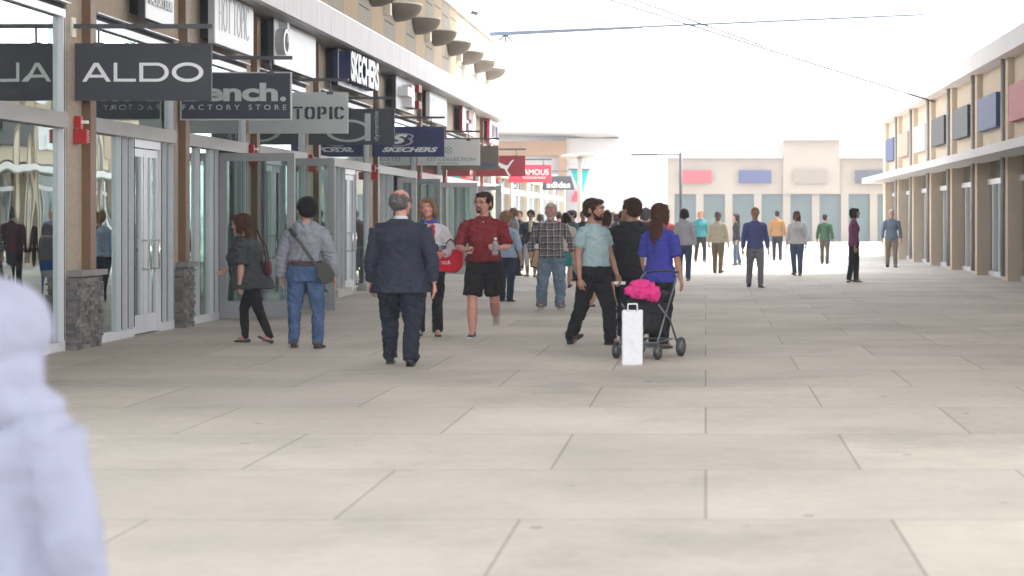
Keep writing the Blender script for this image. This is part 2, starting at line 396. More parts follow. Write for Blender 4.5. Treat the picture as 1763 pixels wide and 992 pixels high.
def shopfront(y0, y1, mull, door=None, wavy=False, jamb_open=None):
    """frame between two piers; door=(ya,ym,yb) closed pair; jamb_open=(ya,yb) opening"""
    w = MB(); X0, X1 = XG-.06, XG+.06
    w.box(X0, X1, y0, y1, 3.70, 3.785)
    ends = [y0, y1-.07]
    for yy in ends: w.box(X0, X1-.002, yy, yy+.07, .0, 3.70)
    cut = door and (door[0], door[2]) or jamb_open
    for yy in mull: w.box(X0, X1-.004, yy-.03, yy+.03, .0, 2.47)
    if cut:
        for yy in cut: w.box(X0, X1-.006, yy-.035, yy+.035, .0, 2.47)
    a, b = (cut if cut else (None, None))
    if cut: w.box(X0, X1-.008, y0, a, .0, .10); w.box(X0, X1-.008, b, y1, .0, .10)
    else: w.box(X0, X1-.008, y0, y1, .0, .10)
    fr = part('window_frame', w, alu)
    w = MB(); w.box(X0-.004, X1+.03, y0+.004, y1-.004, 2.47, 2.64); part('transom_beam', w, alu_mid)
    w = MB(); w.box(X0, X1+.032, y0+.01, y1-.01, 2.472, 2.476)
    for yy in [q_+.035 for q_ in ends]+list(mull)+(list(cut) if cut else []): w = MB(); w.box(X1-.004, X1+.0015, yy-.009, yy+.009, .12, 2.46); part('gasket', w, darkgap)
    for yy in [q_+.035 for q_ in ends]: w = MB(); w.box(X1-.004, X1+.0015, yy-.009, yy+.009, 2.65, 3.69); part('gasket', w, darkgap)
    # dark shadow gap and thin drip trim above the head
    w2 = MB(); w2.box(-7.5, -7.12, y0, y1, 3.785, 3.86); part('head_gap', w2, darkgap)
    w2 = MB(); w2.box(-7.13, -7.03, y0+.02, y1-.02, 3.845, 3.858); part('drip_trim', w2, alu)
    gm = glass_w if wavy else glass
    w = MB(); w.box(XG-.004, XG, y0+.07, y1-.07, 2.64, 3.70); part('transom_pane', w, gm)
    ys = sorted([y0+.03] + list(mull) + (list(cut) if cut else []) + [y1-.03])
    for u, v in zip(ys, ys[1:]):
        if cut and abs(u-a) < .01 and abs(v-b) < .01: continue
        w = MB(); w.box(XG-.004, XG, u+.03, v-.03, .10, 2.47); part('window_pane', w, gm)
    if door:
        ya, ym, yb = door
        w = MB(); w.box(X0, X1-.01, ya, yb, 2.36, 2.47); part('door_head', w, alu)
        for (u, v, hs_) in ((ya+.04, ym-.005, 1), (ym+.005, yb-.04, -1)):
            w = MB(); st = min(.07, (v-u)*.2)
            w.box(XG-.025, XG+.025, u, u+st, .02, 2.35); w.box(XG-.025, XG+.025, v-st, v, .02, 2.35)
            w.box(XG-.022, XG+.022, u+st, v-st, 2.25, 2.348); w.box(XG-.022, XG+.022, u+st, v-st, .022, .25)
            d = part('door', w, alu)
            WL[d.name] = WL[arc.name]
            w = MB(); w.box(XG-.003, XG+.003, u+st, v-st, .25, 2.25); w.build('door_glass', gm, d, world=True)
            yh = v-.14 if hs_ == 1 else u+.22
            w = MB(); w.box(XG-.024, XG+.024, yh-.03, yh+.03, .25, 2.25); w.build('stile', alu, d, world=True)
            w = MB(); w.tube([(XG+.02, yh, 1.19), (XG+.13, yh, 1.19), (XG+.13, yh, .83), (XG+.02, yh, .83)], .016, 8); w.build('handle', steel, d, world=True)
shopfront(16.6, 20.62, [], wavy=True)
shopfront(12.3, 16.2, [14.2])
shopfront(21.5, 24.85, [22.6, 22.85, 24.5], door=(23.1, 23.68, 24.26), wavy=True)
shopfront(25.36, 28.75, [26.1, 26.85], jamb_open=(27.12, 28.5))
shopfront(29.3, 33.0, [32.2], jamb_open=(29.42, 31.4))
shopfront(33.95, 39.3, [35.2, 36.2], door=(36.6, 37.15, 37.75))
shopfront(40.0, 45.6, [41.2, 41.9], jamb_open=(42.3, 44.2))
shopfront(46.05, 50.0, [46.9], jamb_open=(47.3, 48.9))
shopfront(50.48, 58.3, [52.0, 55.9], jamb_open=(52.4, 54.0))
shopfront(58.78, 61.2, [59.6, 60.4])
leaf(arc, 27.12, -7.1, -6.0, door_grey, handle=False)
leaf(arc, 29.4, -6.98, -5.87, door_grey, handle=False)
leaf(arc, 42.8, -7.1, -6.66, door_lt); leaf(arc, 44.1, -7.1, -6.3, door_grey)
leaf(arc, 48.7, -7.28, -5.98, door_lt, st=.17); leaf(arc, 53.7, -7.1, -5.9, door_grey, st=.17)
# dots frieze on the wide open door glass
# low plinth blocks by the doorway in the fifth bay
for (a, b) in ((34.9, 36.3), (37.9, 39.2)):
    w = MB(); w.box(-7.09, -6.9, a, b, 0, .14); part('plinth_block', w, concrete_l)
# ---------------------------------------------------------------- half bowl wall lamps
bowl_th = None
def bowl(yc, lab):
    t = thing('wall_lamp', lab, 'wall lamp', (-7.0, yc, 6.287), 0, 'half bowl lamps on the upper wall')
    w = MB(); n = 20; m = 8; r = .59; vs = []; fs = []
    for i in range(m+1):
        ph = math.pi/2*i/m
        for k in range(n+1):
            a = -math.pi/2 + math.pi*k/n
            vs.append((r*math.cos(a)*math.cos(ph), r*math.sin(a)*math.cos(ph), -.36*math.sin(ph)))
    for i in range(m):
        for k in range(n): q = i*(n+1)+k; fs.append((q, q+1, q+n+2, q+n+1))
    w.add(vs, fs, 0, True)
    ob = w.build('bowl', bowlm, t)
    so = ob.modifiers.new('s', 'SOLIDIFY'); so.thickness = .02
    w = MB(); vs = []; fs = []
    for k in range(n+1):
        a = -math.pi/2 + math.pi*k/n
        for (rr_, z) in ((r+.015, 0), (r+.015, .035), (r-.02, .035), (r-.02, 0)): vs.append((rr_*math.cos(a), rr_*math.sin(a), z))
    for k in range(n):
        for j in range(4): fs.append((k*4+j, k*4+(j+1) % 4, k*4+4+(j+1) % 4, k*4+4+j))
    w.add(vs, fs); w.build('lit_rim', lampcream, t)  # pale edge colour stands for skylight caught along the bowl
    return t
ords = ['nearest', 'second', 'third', 'fourth', 'fifth', 'sixth', 'seventh', 'eighth', 'farthest']
b0 = bowl(36.05, '')
for i in range(9):
    b = b0 if i == 0 else dup(b0, (-7.0, 36.05+2.95*i, 6.287))
    b['label'] = '%s half bowl lamp along the cream upper wall above the fascia' % ords[i]
for i, y in enumerate((40.5, 46.4, 52.3)):
    w = MB(); w.box(0, .14, -.1, .1, -.13, .13); w.box(.02, .12, -.08, .08, .13, .16); o = w.build('wall_box', lampcream); o.location = (-6.995, y, 6.04)
    tag(o, 'small pale junction box on the upper wall, %s of three below the bowl lamps' % ('nearest', 'middle', 'farthest')[i], 'wall box', 'junction boxes on the upper wall')
t = thing('security_camera', 'small dark camera on a bracket at the roof edge above the bowl lamps', 'camera', (-6.93, 54.6, 7.38))
w = MB(); w.tube([(0,0,0),(0,0,.1),(.06,0,.16)], .018, 8); w.build('bracket', rodm, t)
w = MB(); w.cbox((.1, -.02, .18), (.2, .12, .11), Matrix.Rotation(R(15), 4, 'Y')); w.build('housing', rodm, t)

# ---------------------------------------------------------------- box signs on the stucco band
def boxsign(y0, y1, side, face, label, cat='sign', z0=3.92, z1=4.655, xf=-6.85):
    t = thing('box_sign', label, cat, (-7.05, (y0+y1)/2, z0))
    w = MB(); w.box(xf-.085, xf, y0, y1, z0, z1, 0); w.build('sign_box', side, t, world=True)
    w = MB(); w.box(-7.1, xf-.085, y0+.2, y1-.1, z0+.08, z1-.05); w.build('mount', darkgap, t, world=True)
    w = MB(); w.box(xf, xf+.012, y0+.01, y1, z0+.003, z1-.003); w.build('sign_face', face, t, world=True)
    return t
def letters(t, txt, y0, y1, z0, z1, m_side, m_face=None, ext=.03, x=-6.835, off=0):
    w = MB(); fit_text(w, txt, y0, y1, z0, z1, M_wall(x+ext), ext=ext, off=off); w.build('lettering', m_side, t, world=True)
    if m_face:
        w = MB(); fit_text(w, txt, y0, y1, z0, z1, M_wall(x+2*ext+.003), ext=.002, off=off); w.build('letter_face', m_face, t, world=True)
t = boxsign(22.7, 23.9, charcoal, white_pl, 'white box sign with dark side and small lettering, nearest on the stucco band')
letters(t, 'FACTORY STORE', 22.78, 23.78, 4.105, 4.24, lett_grey, white_pl, .012)
t = boxsign(25.9, 28.1, pale, white_pl, 'tall white box sign with thin grey outlined narrow capital letters')
letters(t, 'HOT TOPIC', 26.1, 27.8, 4.12, 4.62, lett_grey, None, .003, off=-.022)
t = boxsign(29.46, 32.6, charcoal, white_pl, 'large white box sign with a grey raised ring shaped letter at its near end')
# raised letter d: ring, stem
def ring(mb, yc, zc, r, ri, x0, x1, n=28, mi=0):
    vs = []; fs = []
    for k in range(n):
        a = 2*math.pi*k/n
        for (q, x) in ((r, x0), (r, x1), (ri, x1), (ri, x0)): vs.append((x, yc+q*math.cos(a), zc+q*math.sin(a)))
    for k in range(n):
        for j in range(4): k2 = (k+1) % n; fs.append((k*4+j, k*4+(j+1) % 4, k2*4+(j+1) % 4, k2*4+j))
    mb.add(vs, fs, mi, False)
w = MB(); ring(w, 29.70, 4.29, .21, .155, -6.836, -6.70); w.box(-6.836, -6.70, 29.78, 29.90, 4.30, 4.62); w.build('lettering', lett_grey, t, world=True)
w = MB(); ring(w, 29.70, 4.29, .212, .152, -6.70, -6.69); w.build('letter_face', white_pl, t, world=True)
t = boxsign(34.6, 38.2, navy, white_pl, 'white box sign with navy side and navy sided white raised capitals', z0=3.97)
w = MB(); w.box(-6.838, -6.62, 34.64, 34.74, 4.12, 4.60); w.build('logo_block', navy, t, world=True)
letters(t, 'SKECHERS', 34.66, 37.6, 4.05, 4.62, navy, white_pl, .11, off=.04)
t = boxsign(41.05, 43.6, charcoal, white_pl, 'white box sign with raised white and red blocks on its face')
w = MB(); w.box(-6.835, -6.62, 41.3, 41.9, 4.22, 4.42); w.box(-6.835, -6.62, 41.9, 42.3, 4.0, 4.5); w.build('lettering', white_pl, t, world=True)
w = MB(); w.box(-6.835, -6.55, 42.45, 42.9, 4.38, 4.55); w.box(-6.835, -6.55, 42.45, 42.9, 4.0, 4.17); w.box(-6.835,-6.64, 42.3, 42.45, 4.1, 4.3); w.build('red_block', redp, t, world=True)
t = boxsign(46.05, 49.1, white_pl, white_pl, 'plain white box sign with a row of very thin small letters')
w = MB()
for a, h_ in ((46.5, .12), (46.75, .05), (47.3, .1), (47.9, .12), (48.45, .12)): w.box(-6.837, -6.83, a, a+.05, 4.5-h_, 4.5)
w.build('lettering', lett_grey, t, world=True)
w = MB(); w.box(-6.836, -6.83, 46.2, 46.24, 4.02, 4.5); w.box(-6.836, -6.83, 46.24, 47.4, 4.02, 4.035); w.build('outline', lett_grey, t, world=True)
t = boxsign(52.3, 55.2, redp, white_pl, 'white box sign with deep red side and muted figures on its face')
w = MB(); w.box(-6.836, -6.76, 53.1, 54.2, 4.33, 4.58); w.box(-6.836, -6.76, 53.0, 53.9, 4.0, 4.22); w.box(-6.836,-6.77,53.7,54.3,4.2,4.4); w.build('lettering', mat('muted_plum', (.30,.2,.2), .6), t, world=True)
t = boxsign(58.9, 61.2, redpink, white_pl, 'white box sign with bright red side and narrow coloured strokes near the building end')
w = MB()
for i, (a, m_) in enumerate(((59.4,0),(59.7,1),(60.1,0),(60.5,1),(60.8,2))): w.box(-6.836, -6.81, a, a+.08, 4.05+.05*(i%2), 4.5, m_)
w.build('lettering', [lett_teal, redp, lett_blue], t, world=True)
# ---------------------------------------------------------------- hanging blade signs
ZB, ZT, ZR = 2.79, 3.43, 3.60
def blade(y, panel_m, label, xr=-5.54, xl=-7.07, zb=ZB, zt=ZT, border=None, rod_x=None, wall_x=-7.04, stem=2):
    t = thing('hanging_sign', label, 'hanging sign', (wall_x, y, zb), 0)
    w = MB(); w.box(xl, xr, y-.02, y+.02, zb, zt); w.build('panel', panel_m, t, world=True)
    rx = xr+.012 if rod_x is None else rod_x
    w = MB(); w.box(-7.09, rx, y-.02, y+.02, ZR, ZR+.048)
    for xx in ((xr-.28, xl+.98-.9+.18)[:stem]): w.box(xx-.011, xx+.011, y-.008, y+.008, zt, ZR)
    w.build('arm', rodm, t, world=True)
    w = MB(); w.box(-7.1, -7.085, y-.07, y+.07, 3.50, 3.72); w.build('bracket_plate', lampcream, t, world=True)
    for xx in ((xr-.28, xl+.26)[:stem]):
        w = MB(); w.box(xx-.05, xx+.05, y-.027, y+.027, zt-.035, zt+.012); w.build('clip', rodm, t, world=True)
    if border:
        w = MB(); e = .014
        w.box(xl-.004, xr+.004, y-.024, y+.024, zt-e, zt+.003); w.box(xl-.004, xr+.004, y-.024, y+.024, zb-.003, zb+e)
        w.box(xl-.004, xl+e, y-.023, y+.023, zb+e, zt-e); w.box(xr-e, xr+.004, y-.023, y+.023, zb+e, zt-e); w.build('border', border, t, world=True)
    return t
def lettering(t, y, items, m_, name='lettering', both=True):
    for it in items:
        txt, x0, x1, z0, z1 = it[:5]; kw = it[5] if len(it) > 5 else {}
        w = MB(); fit_text(w, txt, x0, x1, z0, z1, M_cam(y-.021), ext=.004, **kw); w.build(name, m_, t, world=True)
def px2(px, py, s): return ((px-VX)/s, EYE-(py-VY)/s)
# ALDO: custom wide geometric strokes
y = 20.85; s = F/y
t = blade(y, charcoal, 'charcoal hanging sign with wide thin white capitals, nearest of the row')
w = MB(); M = M_cam(y-.021)
def stroke(mb, pts, wd, closed=False, d=.006, M=M):
    n = len(pts)
    for i in range(n if closed else n-1):
        a = Vector(pts[i]); b = Vector(pts[(i+1) % n]); dd = (b-a).normalized(); nn = Vector((-dd.y, dd.x))*wd/2; e = dd*wd*.18
        mb.prism([a-e+nn, a-e-nn, b+e-nn, b+e+nn], M, d+.0004*(i % 2))
x1_, zt_ = px2(143, 108.5, s); _, zb_ = px2(0, 141, s); q = 1/s; th = 6.2*q
def X(p): return (p-VX)/s
w.prism([(X(143), zb_), (X(150), zb_), (X(170.5), zt_), (X(163), zt_)], M, .006)
w.prism([(X(163), zt_-.0001), (X(170.8), zt_), (X(192), zb_), (X(184.5), zb_)], M, .0064)
w.prism([(X(152), EYE+(VY-134)*q), (X(184), EYE+(VY-134)*q), (X(181), EYE+(VY-129)*q), (X(154.5), EYE+(VY-129)*q)], M, .0056)
w.prism([(X(197), zb_), (X(203), zb_), (X(203), zt_), (X(197), zt_)], M, .006); w.prism([(X(203), zb_), (X(235), zb_), (X(235), zb_+5*q), (X(203), zb_+5*q)], M, .006)
def arcstroke(mb, cx, cz, rx, rz, a0, a1, wx, wz, M, n=40, d=.006):
    for i in range(n):
        t0 = R(a0+(a1-a0)*i/n); t1 = R(a0+(a1-a0)*(i+1)/n)
        def P(tt, k): return (cx+(rx-(wx if k else 0))*math.cos(tt), cz+(rz-(wz if k else 0))*math.sin(tt))
        mb.prism([P(t0,0), P(t1,0), P(t1,1), P(t0,1)], M, d)
zc = (zt_+zb_)/2; rz = (zt_-zb_)/2
w.prism([(X(241), zb_), (X(247.5), zb_), (X(247.5), zt_), (X(241), zt_)], M, .006)
w.prism([(X(247.5), zt_-5*q), (X(271), zt_-5*q), (X(271), zt_), (X(247.5), zt_)], M, .006); w.prism([(X(247.5), zb_), (X(271), zb_), (X(271), zb_+5*q), (X(247.5), zb_+5*q)], M, .006)
arcstroke(w, X(271), zc, 20.5*q, rz, -90, 90, 7*q, 5*q, M)
arcstroke(w, X(324), zc, 27*q, rz+.5*q, 0, 360, 7.2*q, 5.4*q, M, 56)
w.build('lettering', lett, t, world=True)
# bench.
y = 24.9; s = F/y
def L(y_, px0, px1, py0, py1): 
    s_ = F/y_; return ((px0-VX)/s_, (px1-VX)/s_, EYE+(VY-py1)/s_, EYE+(VY-py0)/s_)
t = blade(y, mat('midnight_panel', (.03,.034,.055), .55), 'dark blue grey hanging sign with pale border, bold rounded word and spaced capitals below', border=pale, xr=-5.55, xl=-7.03)
def item(txt, y_, a, b, c, d, **kw): return (txt, *L(y_, a, b, c, d), kw)
lettering(t, y, [item('Bench', y, 316, 479, 143, 175, off=.035, sp=.96), item('.', y, 483, 493, 166.5, 175), ], pale)
w = MB(); lettering(t, y, [item('FACTORY STORE', y, 315, 494, 180.5, 189.5, sp=1.7)], pale, 'small_lettering')
# hot topic
y = 28.8; s = F/y
t = blade(y, pale, 'pale grey hanging sign with black stencil capitals')
w = MB(); M = M_cam(y-.021)
def stencil(mb, y_, ch, x0, x1, yt=184, yb=205.5):
    q = y_/F; M = M_cam(y_-.021); X = lambda p: (p-VX)*q; Z = lambda p: EYE+(VY-p)*q; tk = 5.5
    def bx(a, b, c, d): mb.prism([(X(a), Z(d)), (X(b), Z(d)), (X(b), Z(c)), (X(a), Z(c))], M, .006)
    m_ = (x0+x1)/2
    if ch == 'T': bx(x0, x1, yt, yt+3); bx(m_-2.2, m_+2.4, yt+4, yb)
    elif ch == 'H': bx(x0, x0+tk, yt, yb); bx(x1-tk, x1, yt, yb); bx(x0+tk+1, x1-tk-1, (yt+yb)/2-1.5, (yt+yb)/2+1.5)
    elif ch == 'I': bx(x0, x1, yt, yb)
    elif ch in 'OC':
        a1, a2 = (x0, m_-.7), (m_+.7, x1)
        mb.prism([(X(a1[0]), Z(yt+4)), (X(a1[0]+3.5), Z(yt)), (X(a1[1]), Z(yt)), (X(a1[1]), Z(yt+3)), (X(x0+tk), Z(yt+5)), (X(x0+tk), Z(yb-5)), (X(a1[1]), Z(yb-3)), (X(a1[1]), Z(yb)), (X(x0+3.5), Z(yb)), (X(x0), Z(yb-4))], M, .006)
        if ch == 'O': mb.prism([(X(x1), Z(yt+4)), (X(x1-3.5), Z(yt)), (X(a2[0]), Z(yt)), (X(a2[0]), Z(yt+3)), (X(x1-tk), Z(yt+5)), (X(x1-tk), Z(yb-5)), (X(a2[0]), Z(yb-3)), (X(a2[0]), Z(yb)), (X(x1-3.5), Z(yb)), (X(x1), Z(yb-4))], M, .006)
        else:
            mb.prism([(X(a2[0]), Z(yt)), (X(x1-3.5), Z(yt)), (X(x1), Z(yt+4)), (X(x1), Z(yt+6)), (X(x1-tk), Z(yt+6)), (X(x1-tk-1), Z(yt+3)), (X(a2[0]), Z(yt+3))], M, .006)
            mb.prism([(X(a2[0]), Z(yb)), (X(x1-3.5), Z(yb)), (X(x1), Z(yb-4)), (X(x1), Z(yb-6)), (X(x1-tk), Z(yb-6)), (X(x1-tk-1), Z(yb-3)), (X(a2[0]), Z(yb-3))], M, .006)
    elif ch == 'P':
        bx(x0, x0+tk, yt, yb)
        mb.prism([(X(x0+tk+1.2), Z(yt)), (X(x1-3), Z(yt)), (X(x1), Z(yt+4)), (X(x1), Z(yb-11)), (X(x1-3), Z(yb-8)), (X(x0+tk+1.2), Z(yb-8)), (X(x0+tk+1.2), Z(yb-11)), (X(x1-tk), Z(yb-12)), (X(x1-tk), Z(yt+4)), (X(x0+tk+1.2), Z(yt+3))], M, .006)
for ch, a, b in (('H', 444, 461), ('O', 464, 482), ('T', 484, 500), ('T', 505, 522), ('O', 525, 543), ('P', 547, 563), ('I', 567.5, 573), ('C', 576, 593)): stencil(w, y, ch, a, b)
w.build('lettering', lett_b, t, world=True)
# dynamite
y = 33.1; s = F/y
t = blade(y, charcoal2, 'dark grey hanging sign with a big rounded letter and a small word set upright')
w = MB(); M = M_cam(y-.021); q = 1/s; X = lambda p: (p-VX)*q; Z = lambda p: EYE+(VY-p)*q
arcstroke(w, X(600), Z(225.5), 39*q, 19.5*q, 20, 340, 7*q, 4.2*q, M, 50)
w.prism([(X(628.5), Z(243)), (X(638.5), Z(243)), (X(638.5), Z(195.5)), (X(628.5), Z(195.5))], M, .007)
w.build('lettering', pale, t, world=True)
w = MB(); Mr = M_cam(y-.021) @ Matrix.Translation((X(649.5), Z(217), 0)) @ Matrix.Rotation(R(90), 4, 'Z')
fit_text(w, 'dynamite:', -26*q, 28*q, -4.5*q, 5.5*q, Mr, ext=.004); w.build('small_lettering', pale, t, world=True)
# skechers
y = 39.4; s = F/y
t = blade(y, navy, 'navy blue hanging sign with slanted white capitals under a double curved emblem')
lettering(t, y, [item('SKECHERS', y, 658, 754, 253.5, 262, off=.045, shear=.35)], lett)
w = MB(); M = M_cam(y-.021); q = 1/s; X = lambda p: (p-VX)*q; Z = lambda p: EYE+(VY-p)*q
fit_text(w, 'S', X(672), X(702), Z(248), Z(231), M, ext=.004, off=.05, shear=.3); w.build('emblem', lett, t, world=True)
w = MB(); arcstroke(w, X(700), Z(235.5), 12.5*q, 5.5*q, -70, 95, 3*q, 2*q, M, 20); arcstroke(w, X(697), Z(243.5), 14*q, 7*q, -85, 60, 4*q, 2*q, M, 20)
w.prism([(X(676), Z(252)), (X(698), Z(252)), (X(698), Z(250.5)), (X(676), Z(250.5))], M, .004); w.prism([(X(680), Z(231)), (X(700), Z(231)), (X(700), Z(229.8)), (X(682), Z(229.8))], M, .004)
w.build('emblem_outline', pale, t, world=True)
# collection
y = 45.6; s = F/y
t = blade(y, palegreen, 'pale grey green hanging sign with faint teal capitals and a crossed circle emblem')
lettering(t, y, [item('EST COLLECTION', y, 736, 818, 271.5, 277.0)], lett_teal)
lettering(t, y, [item('BY DAMARA', y, 754, 790, 280, 282.5)], lett_teal, 'small_lettering')
w = MB(); M = M_cam(y-.021); q = 1/s; X = lambda p: (p-VX)*q; Z = lambda p: EYE+(VY-p)*q
arcstroke(w, X(772.5), Z(258.5), 6.5*q, 6*q, 0, 360, .9*q, .9*q, M, 24)
stroke(w, [(X(768.5), Z(262.5)), (X(776.5), Z(254.5))], .8*q, M=M); stroke(w, [(X(768.5), Z(254.5)), (X(776.5), Z(262.5))], .8*q, M=M, d=.0065)
w.build('emblem', lett_teal, t, world=True)
# rack
y = 49.7
t = blade(y, taupe, 'taupe brown hanging sign with a blue serif word at its lower right', xr=-5.54)
lettering(t, y, [item('Rack', y, 832, 855, 279.5, 288, off=.02), item('.', y, 826, 828.5, 286, 288.2)], lett_blue)
# puma
y = 57.1; s = F/y
t = blade(y, redp, 'deep red hanging sign with a leaping white cat emblem')
w = MB(); M = M_cam(y-.021); q = 1/s; X = lambda p: (p-VX)*q; Z = lambda p: EYE+(VY-p)*q
cat_pts = [(849,275),(858,279),(866,283),(873,285.5),(876,283),(880,277.5),(884,275),(885,276),(881.5,279.5),(878,285),(875,289.5),(873.5,293),(876,298),(879,301.5),(878,303),(875,302.5),(872,297),(869.5,292),(866,290),(862,289.5),(861,287),(857,285),(853,280.5)]
w.prism([(X(a), Z(b)) for a, b in cat_pts][::-1], M, .008); w.build('emblem', lett, t, world=True)
# famous
y = 66.7; s = F/y
t = blade(y, redpink, 'bright red hanging sign with two lines of rounded white letters', wall_x=-7.06)
lettering(t, y, [item('FAMOUS', y, 896, 945, 291.5, 301.5, off=.015), item('footwear', y, 900, 941, 302.5, 308, off=.0)], lett)
# adidas
y = 77.7; s = F/y
t = thing('hanging_sign', 'dark hanging sign with a slanted right end, farthest of the row', 'hanging sign', (-7.06, y, ZB))
q = 1/s; X = lambda p: (p-VX)*q; Z = lambda p: EYE+(VY-p)*q
w = MB(); w.prism([(X(934), Z(327)), (X(989.5), Z(327)), (X(983), Z(303.5)), (X(934), Z(303.5))], M_cam(y+.02), .04); w.build('panel', charcoal2, t, world=True)
w = MB(); w.box(-7.1, X(980), y-.02, y+.02, Z(295.5), Z(294)); w.box(X(960), X(961), y-.01, y+.01, Z(303.5), Z(295)); w.build('arm', rodm, t, world=True)
lettering(t, y, [item('adidas', y, 941, 982, 313, 323.5, off=.02)], white_pl)
# ---------------------------------------------------------------- fire alarms on the piers
def alarm(x, y, z, lab):
    t = thing('fire_alarm', lab, 'fire alarm', (x, y, z), 0, 'red fire alarms on the piers')
    w = MB(); w.box(-.07, .0, -.005, .08, .18, .31); w.box(-.03, .0, .0, .07, .155, .18); w.build('strobe_box', redf, t)
    w = MB(); w.box(0, .07, .01, .06, .225, .26); w.build('strobe', white_pl, t)
    w = MB(); w.box(-.075, .045, -.02, .10, .0, .16)
    for k in range(5): w.box(.045, .072, -.012, .09, .008+.031*k, .026+.031*k)
    w.box(.045, .06, -.01, .088, .006, .155)
    w.build('horn', redf, t); return t
a0 = alarm(-7.02, 20.88, 2.31, 'red fire alarm with white strobe on the nearest stone footed pier')
for y, x, lab in ((28.86, -7.02, 'second pier with alarm, behind the nearer open door'), (33.2, -7.02, 'pier beside the farther grey open door'), (39.45, -7.02, 'pier under the navy hanging sign'), (45.66, -7.02, 'pier under the pale green hanging sign'), (50.05, -7.02, 'pier under the taupe hanging sign'), (58.35, -7.02, 'cream pier under the deep red hanging sign')):
    dup(a0, (x, y, 2.31), label='red fire alarm on the ' + lab)

# ================================================================ low shops beyond the arcade
low = thing('low_shop_row', 'low pale shopfront row with white frames beyond the end of the arcade', 'building', (-7.1, 80, 0))
w = MB(); w.box(-7.6, -7.1, 62.2, 94, 2.95, 3.2); w.box(-12, -7.6, 62.2, 62.4, 0, 3.2); w.box(-12, -7.1, 62.2, 94, 3.2, 3.25)
for y in (62.2, 68, 74, 80, 87, 93.6): w.box(-7.6, -7.1, y, y+.5, 0, 2.95)
w.build('wall', cream_wall, low, world=True)
w = MB()
for y in (63.5, 65.5, 69.5, 71.5, 75.5, 77.5, 82, 84.5, 89, 91): w.box(-7.3, -7.2, y, y+.1, 0, 2.95)
w.box(-7.28, -7.18, 62.7, 93.5, 2.4, 2.6); w.build('frame', door_lt, low, world=True)
w = MB(); w.box(-7.25, -7.245, 62.7, 93.6, .05, 2.95); w.build('glazing', glass, low, world=True)
w = MB(); w.box(-12, -11.9, 62.4, 94, 0, 3.2); w.build('interior_wall', white_wall, low, world=True)

# portal building closing the street
pb = thing('portal_building', 'white end building with tan clad portal, slanted roof edge and glazed shopfront', 'building', (-9, 97, 0))
Y0 = 97.0; s = F/Y0; q = 1/s; X = lambda p: (p-VX)*q; Z = lambda p: EYE+(VY-p)*q
w = MB(); w.box(X(800), X(974), Y0, Y0+.8, Z(268), Z(243)); w.box(X(962), X(974.5), Y0-.01, Y0+.8, 0, Z(243.5)); w.build('portal', tanwood, pb, world=True)
w = MB(); w.box(X(800), X(962), Y0+.5, Y0+.8, Z(300), Z(268)); w.build('fascia_panel', end_white, pb, world=True)
w = MB(); w.box(X(974.5), X(1132), Y0+.3, Y0+12, 0, Z(238)); w.build('wall', end_white, pb, world=True)
w = MB(); w.box(X(974.5), X(1131), Y0+.295, Y0+.3, Z(283.5), Z(283)); w.box(X(1007), X(1007.4), Y0+.295, Y0+.3, Z(283), Z(240)); w.build('wall_joint', alu_dk, pb, world=True)
w = MB()
w.add([(X(790), Y0-3, Z(233)), (X(953), Y0-3, Z(219)), (X(1066), Y0-2, Z(235)), (X(1066), Y0+10, Z(237)), (X(790), Y0+10, Z(245)),
       (X(790), Y0-3, Z(231)), (X(953), Y0-3, Z(217)), (X(1066), Y0-2, Z(233)), (X(1066), Y0+10, Z(235)), (X(790), Y0+10, Z(243))],
      [(0,1,2,3,4), (9,8,7,6,5), (0,5,6,1), (1,6,7,2), (2,7,8,3), (3,8,9,4), (4,9,5,0)]); w.build('roof', end_white, pb, world=True)
w = MB()
for p in (806, 832, 858, 884, 905, 922, 943, 960): w.box(X(p), X(p+2.4), Y0+.2, Y0+.3, 0, Z(300))
w.box(X(800), X(962), Y0+.19, Y0+.29, Z(340), Z(333)); w.build('frame', white_pl, pb, world=True)
w = MB(); w.box(X(800), X(962), Y0+.24, Y0+.245, .05, Z(300)); w.build('glazing', glass, pb, world=True)
w = MB(); w.box(X(800), X(962), Y0+4, Y0+4.1, 0, Z(268)); w.build('interior_wall', mat('pale_teal_wall', (.35,.48,.48), .8, var=.5, vscale=1.2), pb, world=True)
w = MB(); w.box(0, .35, -.1, 0, 0, .3); w.box(.12, .35, -.12, 0, .3, .55); o = w.build('fire_alarm', redpink); o.location = (X(984), Y0+.29, Z(347)); tag(o, 'small red alarm box on the white end wall left of the lamp post', 'fire alarm')

fs_ = thing('far_shops', 'low beige shop block closing the far right of the walkway behind the crowd', 'building', (3, 125, 0))
far_beige = mat('far_beige', (.30, .25, .20), .85, var=.06, vscale=.5); far_glass = mat('far_glazing', (.06, .10, .10), .2)
w = MB(); w.box(-2.6, 13.5, 125, 135, 3.2, 5.6); w.box(5.2, 9.0, 124.7, 135, 3.2, 6.8)
for i in range(9): w.box(-2.6+1.95*i, -2.1+1.95*i, 125, 126, 0, 3.2)
w.build('wall', far_beige, fs_, world=True)
w = MB(); w.box(-2.6, 13.5, 125.4, 125.5, 0, 3.2); w.build('glazing', far_glass, fs_, world=True)
w = MB(); w.box(-2.8, 5.1, 124.4, 125, 5.6, 5.85); w.box(9.05, 13.7, 124.4, 125, 5.6, 5.85); w.box(5.0, 9.2, 124.1, 124.7, 6.8, 7.05); w.build('cornice', end_white, fs_, world=True)
for i, (x, k) in enumerate(((-1.8, redp), (2.2, navy), (5.9, taupe), (10, charcoal))): w = MB(); w.box(x, x+2.2, 124.55 if i != 2 else 124.5, 124.65, 3.9, 4.8); w.build('sign_panel', k, fs_, world=True)
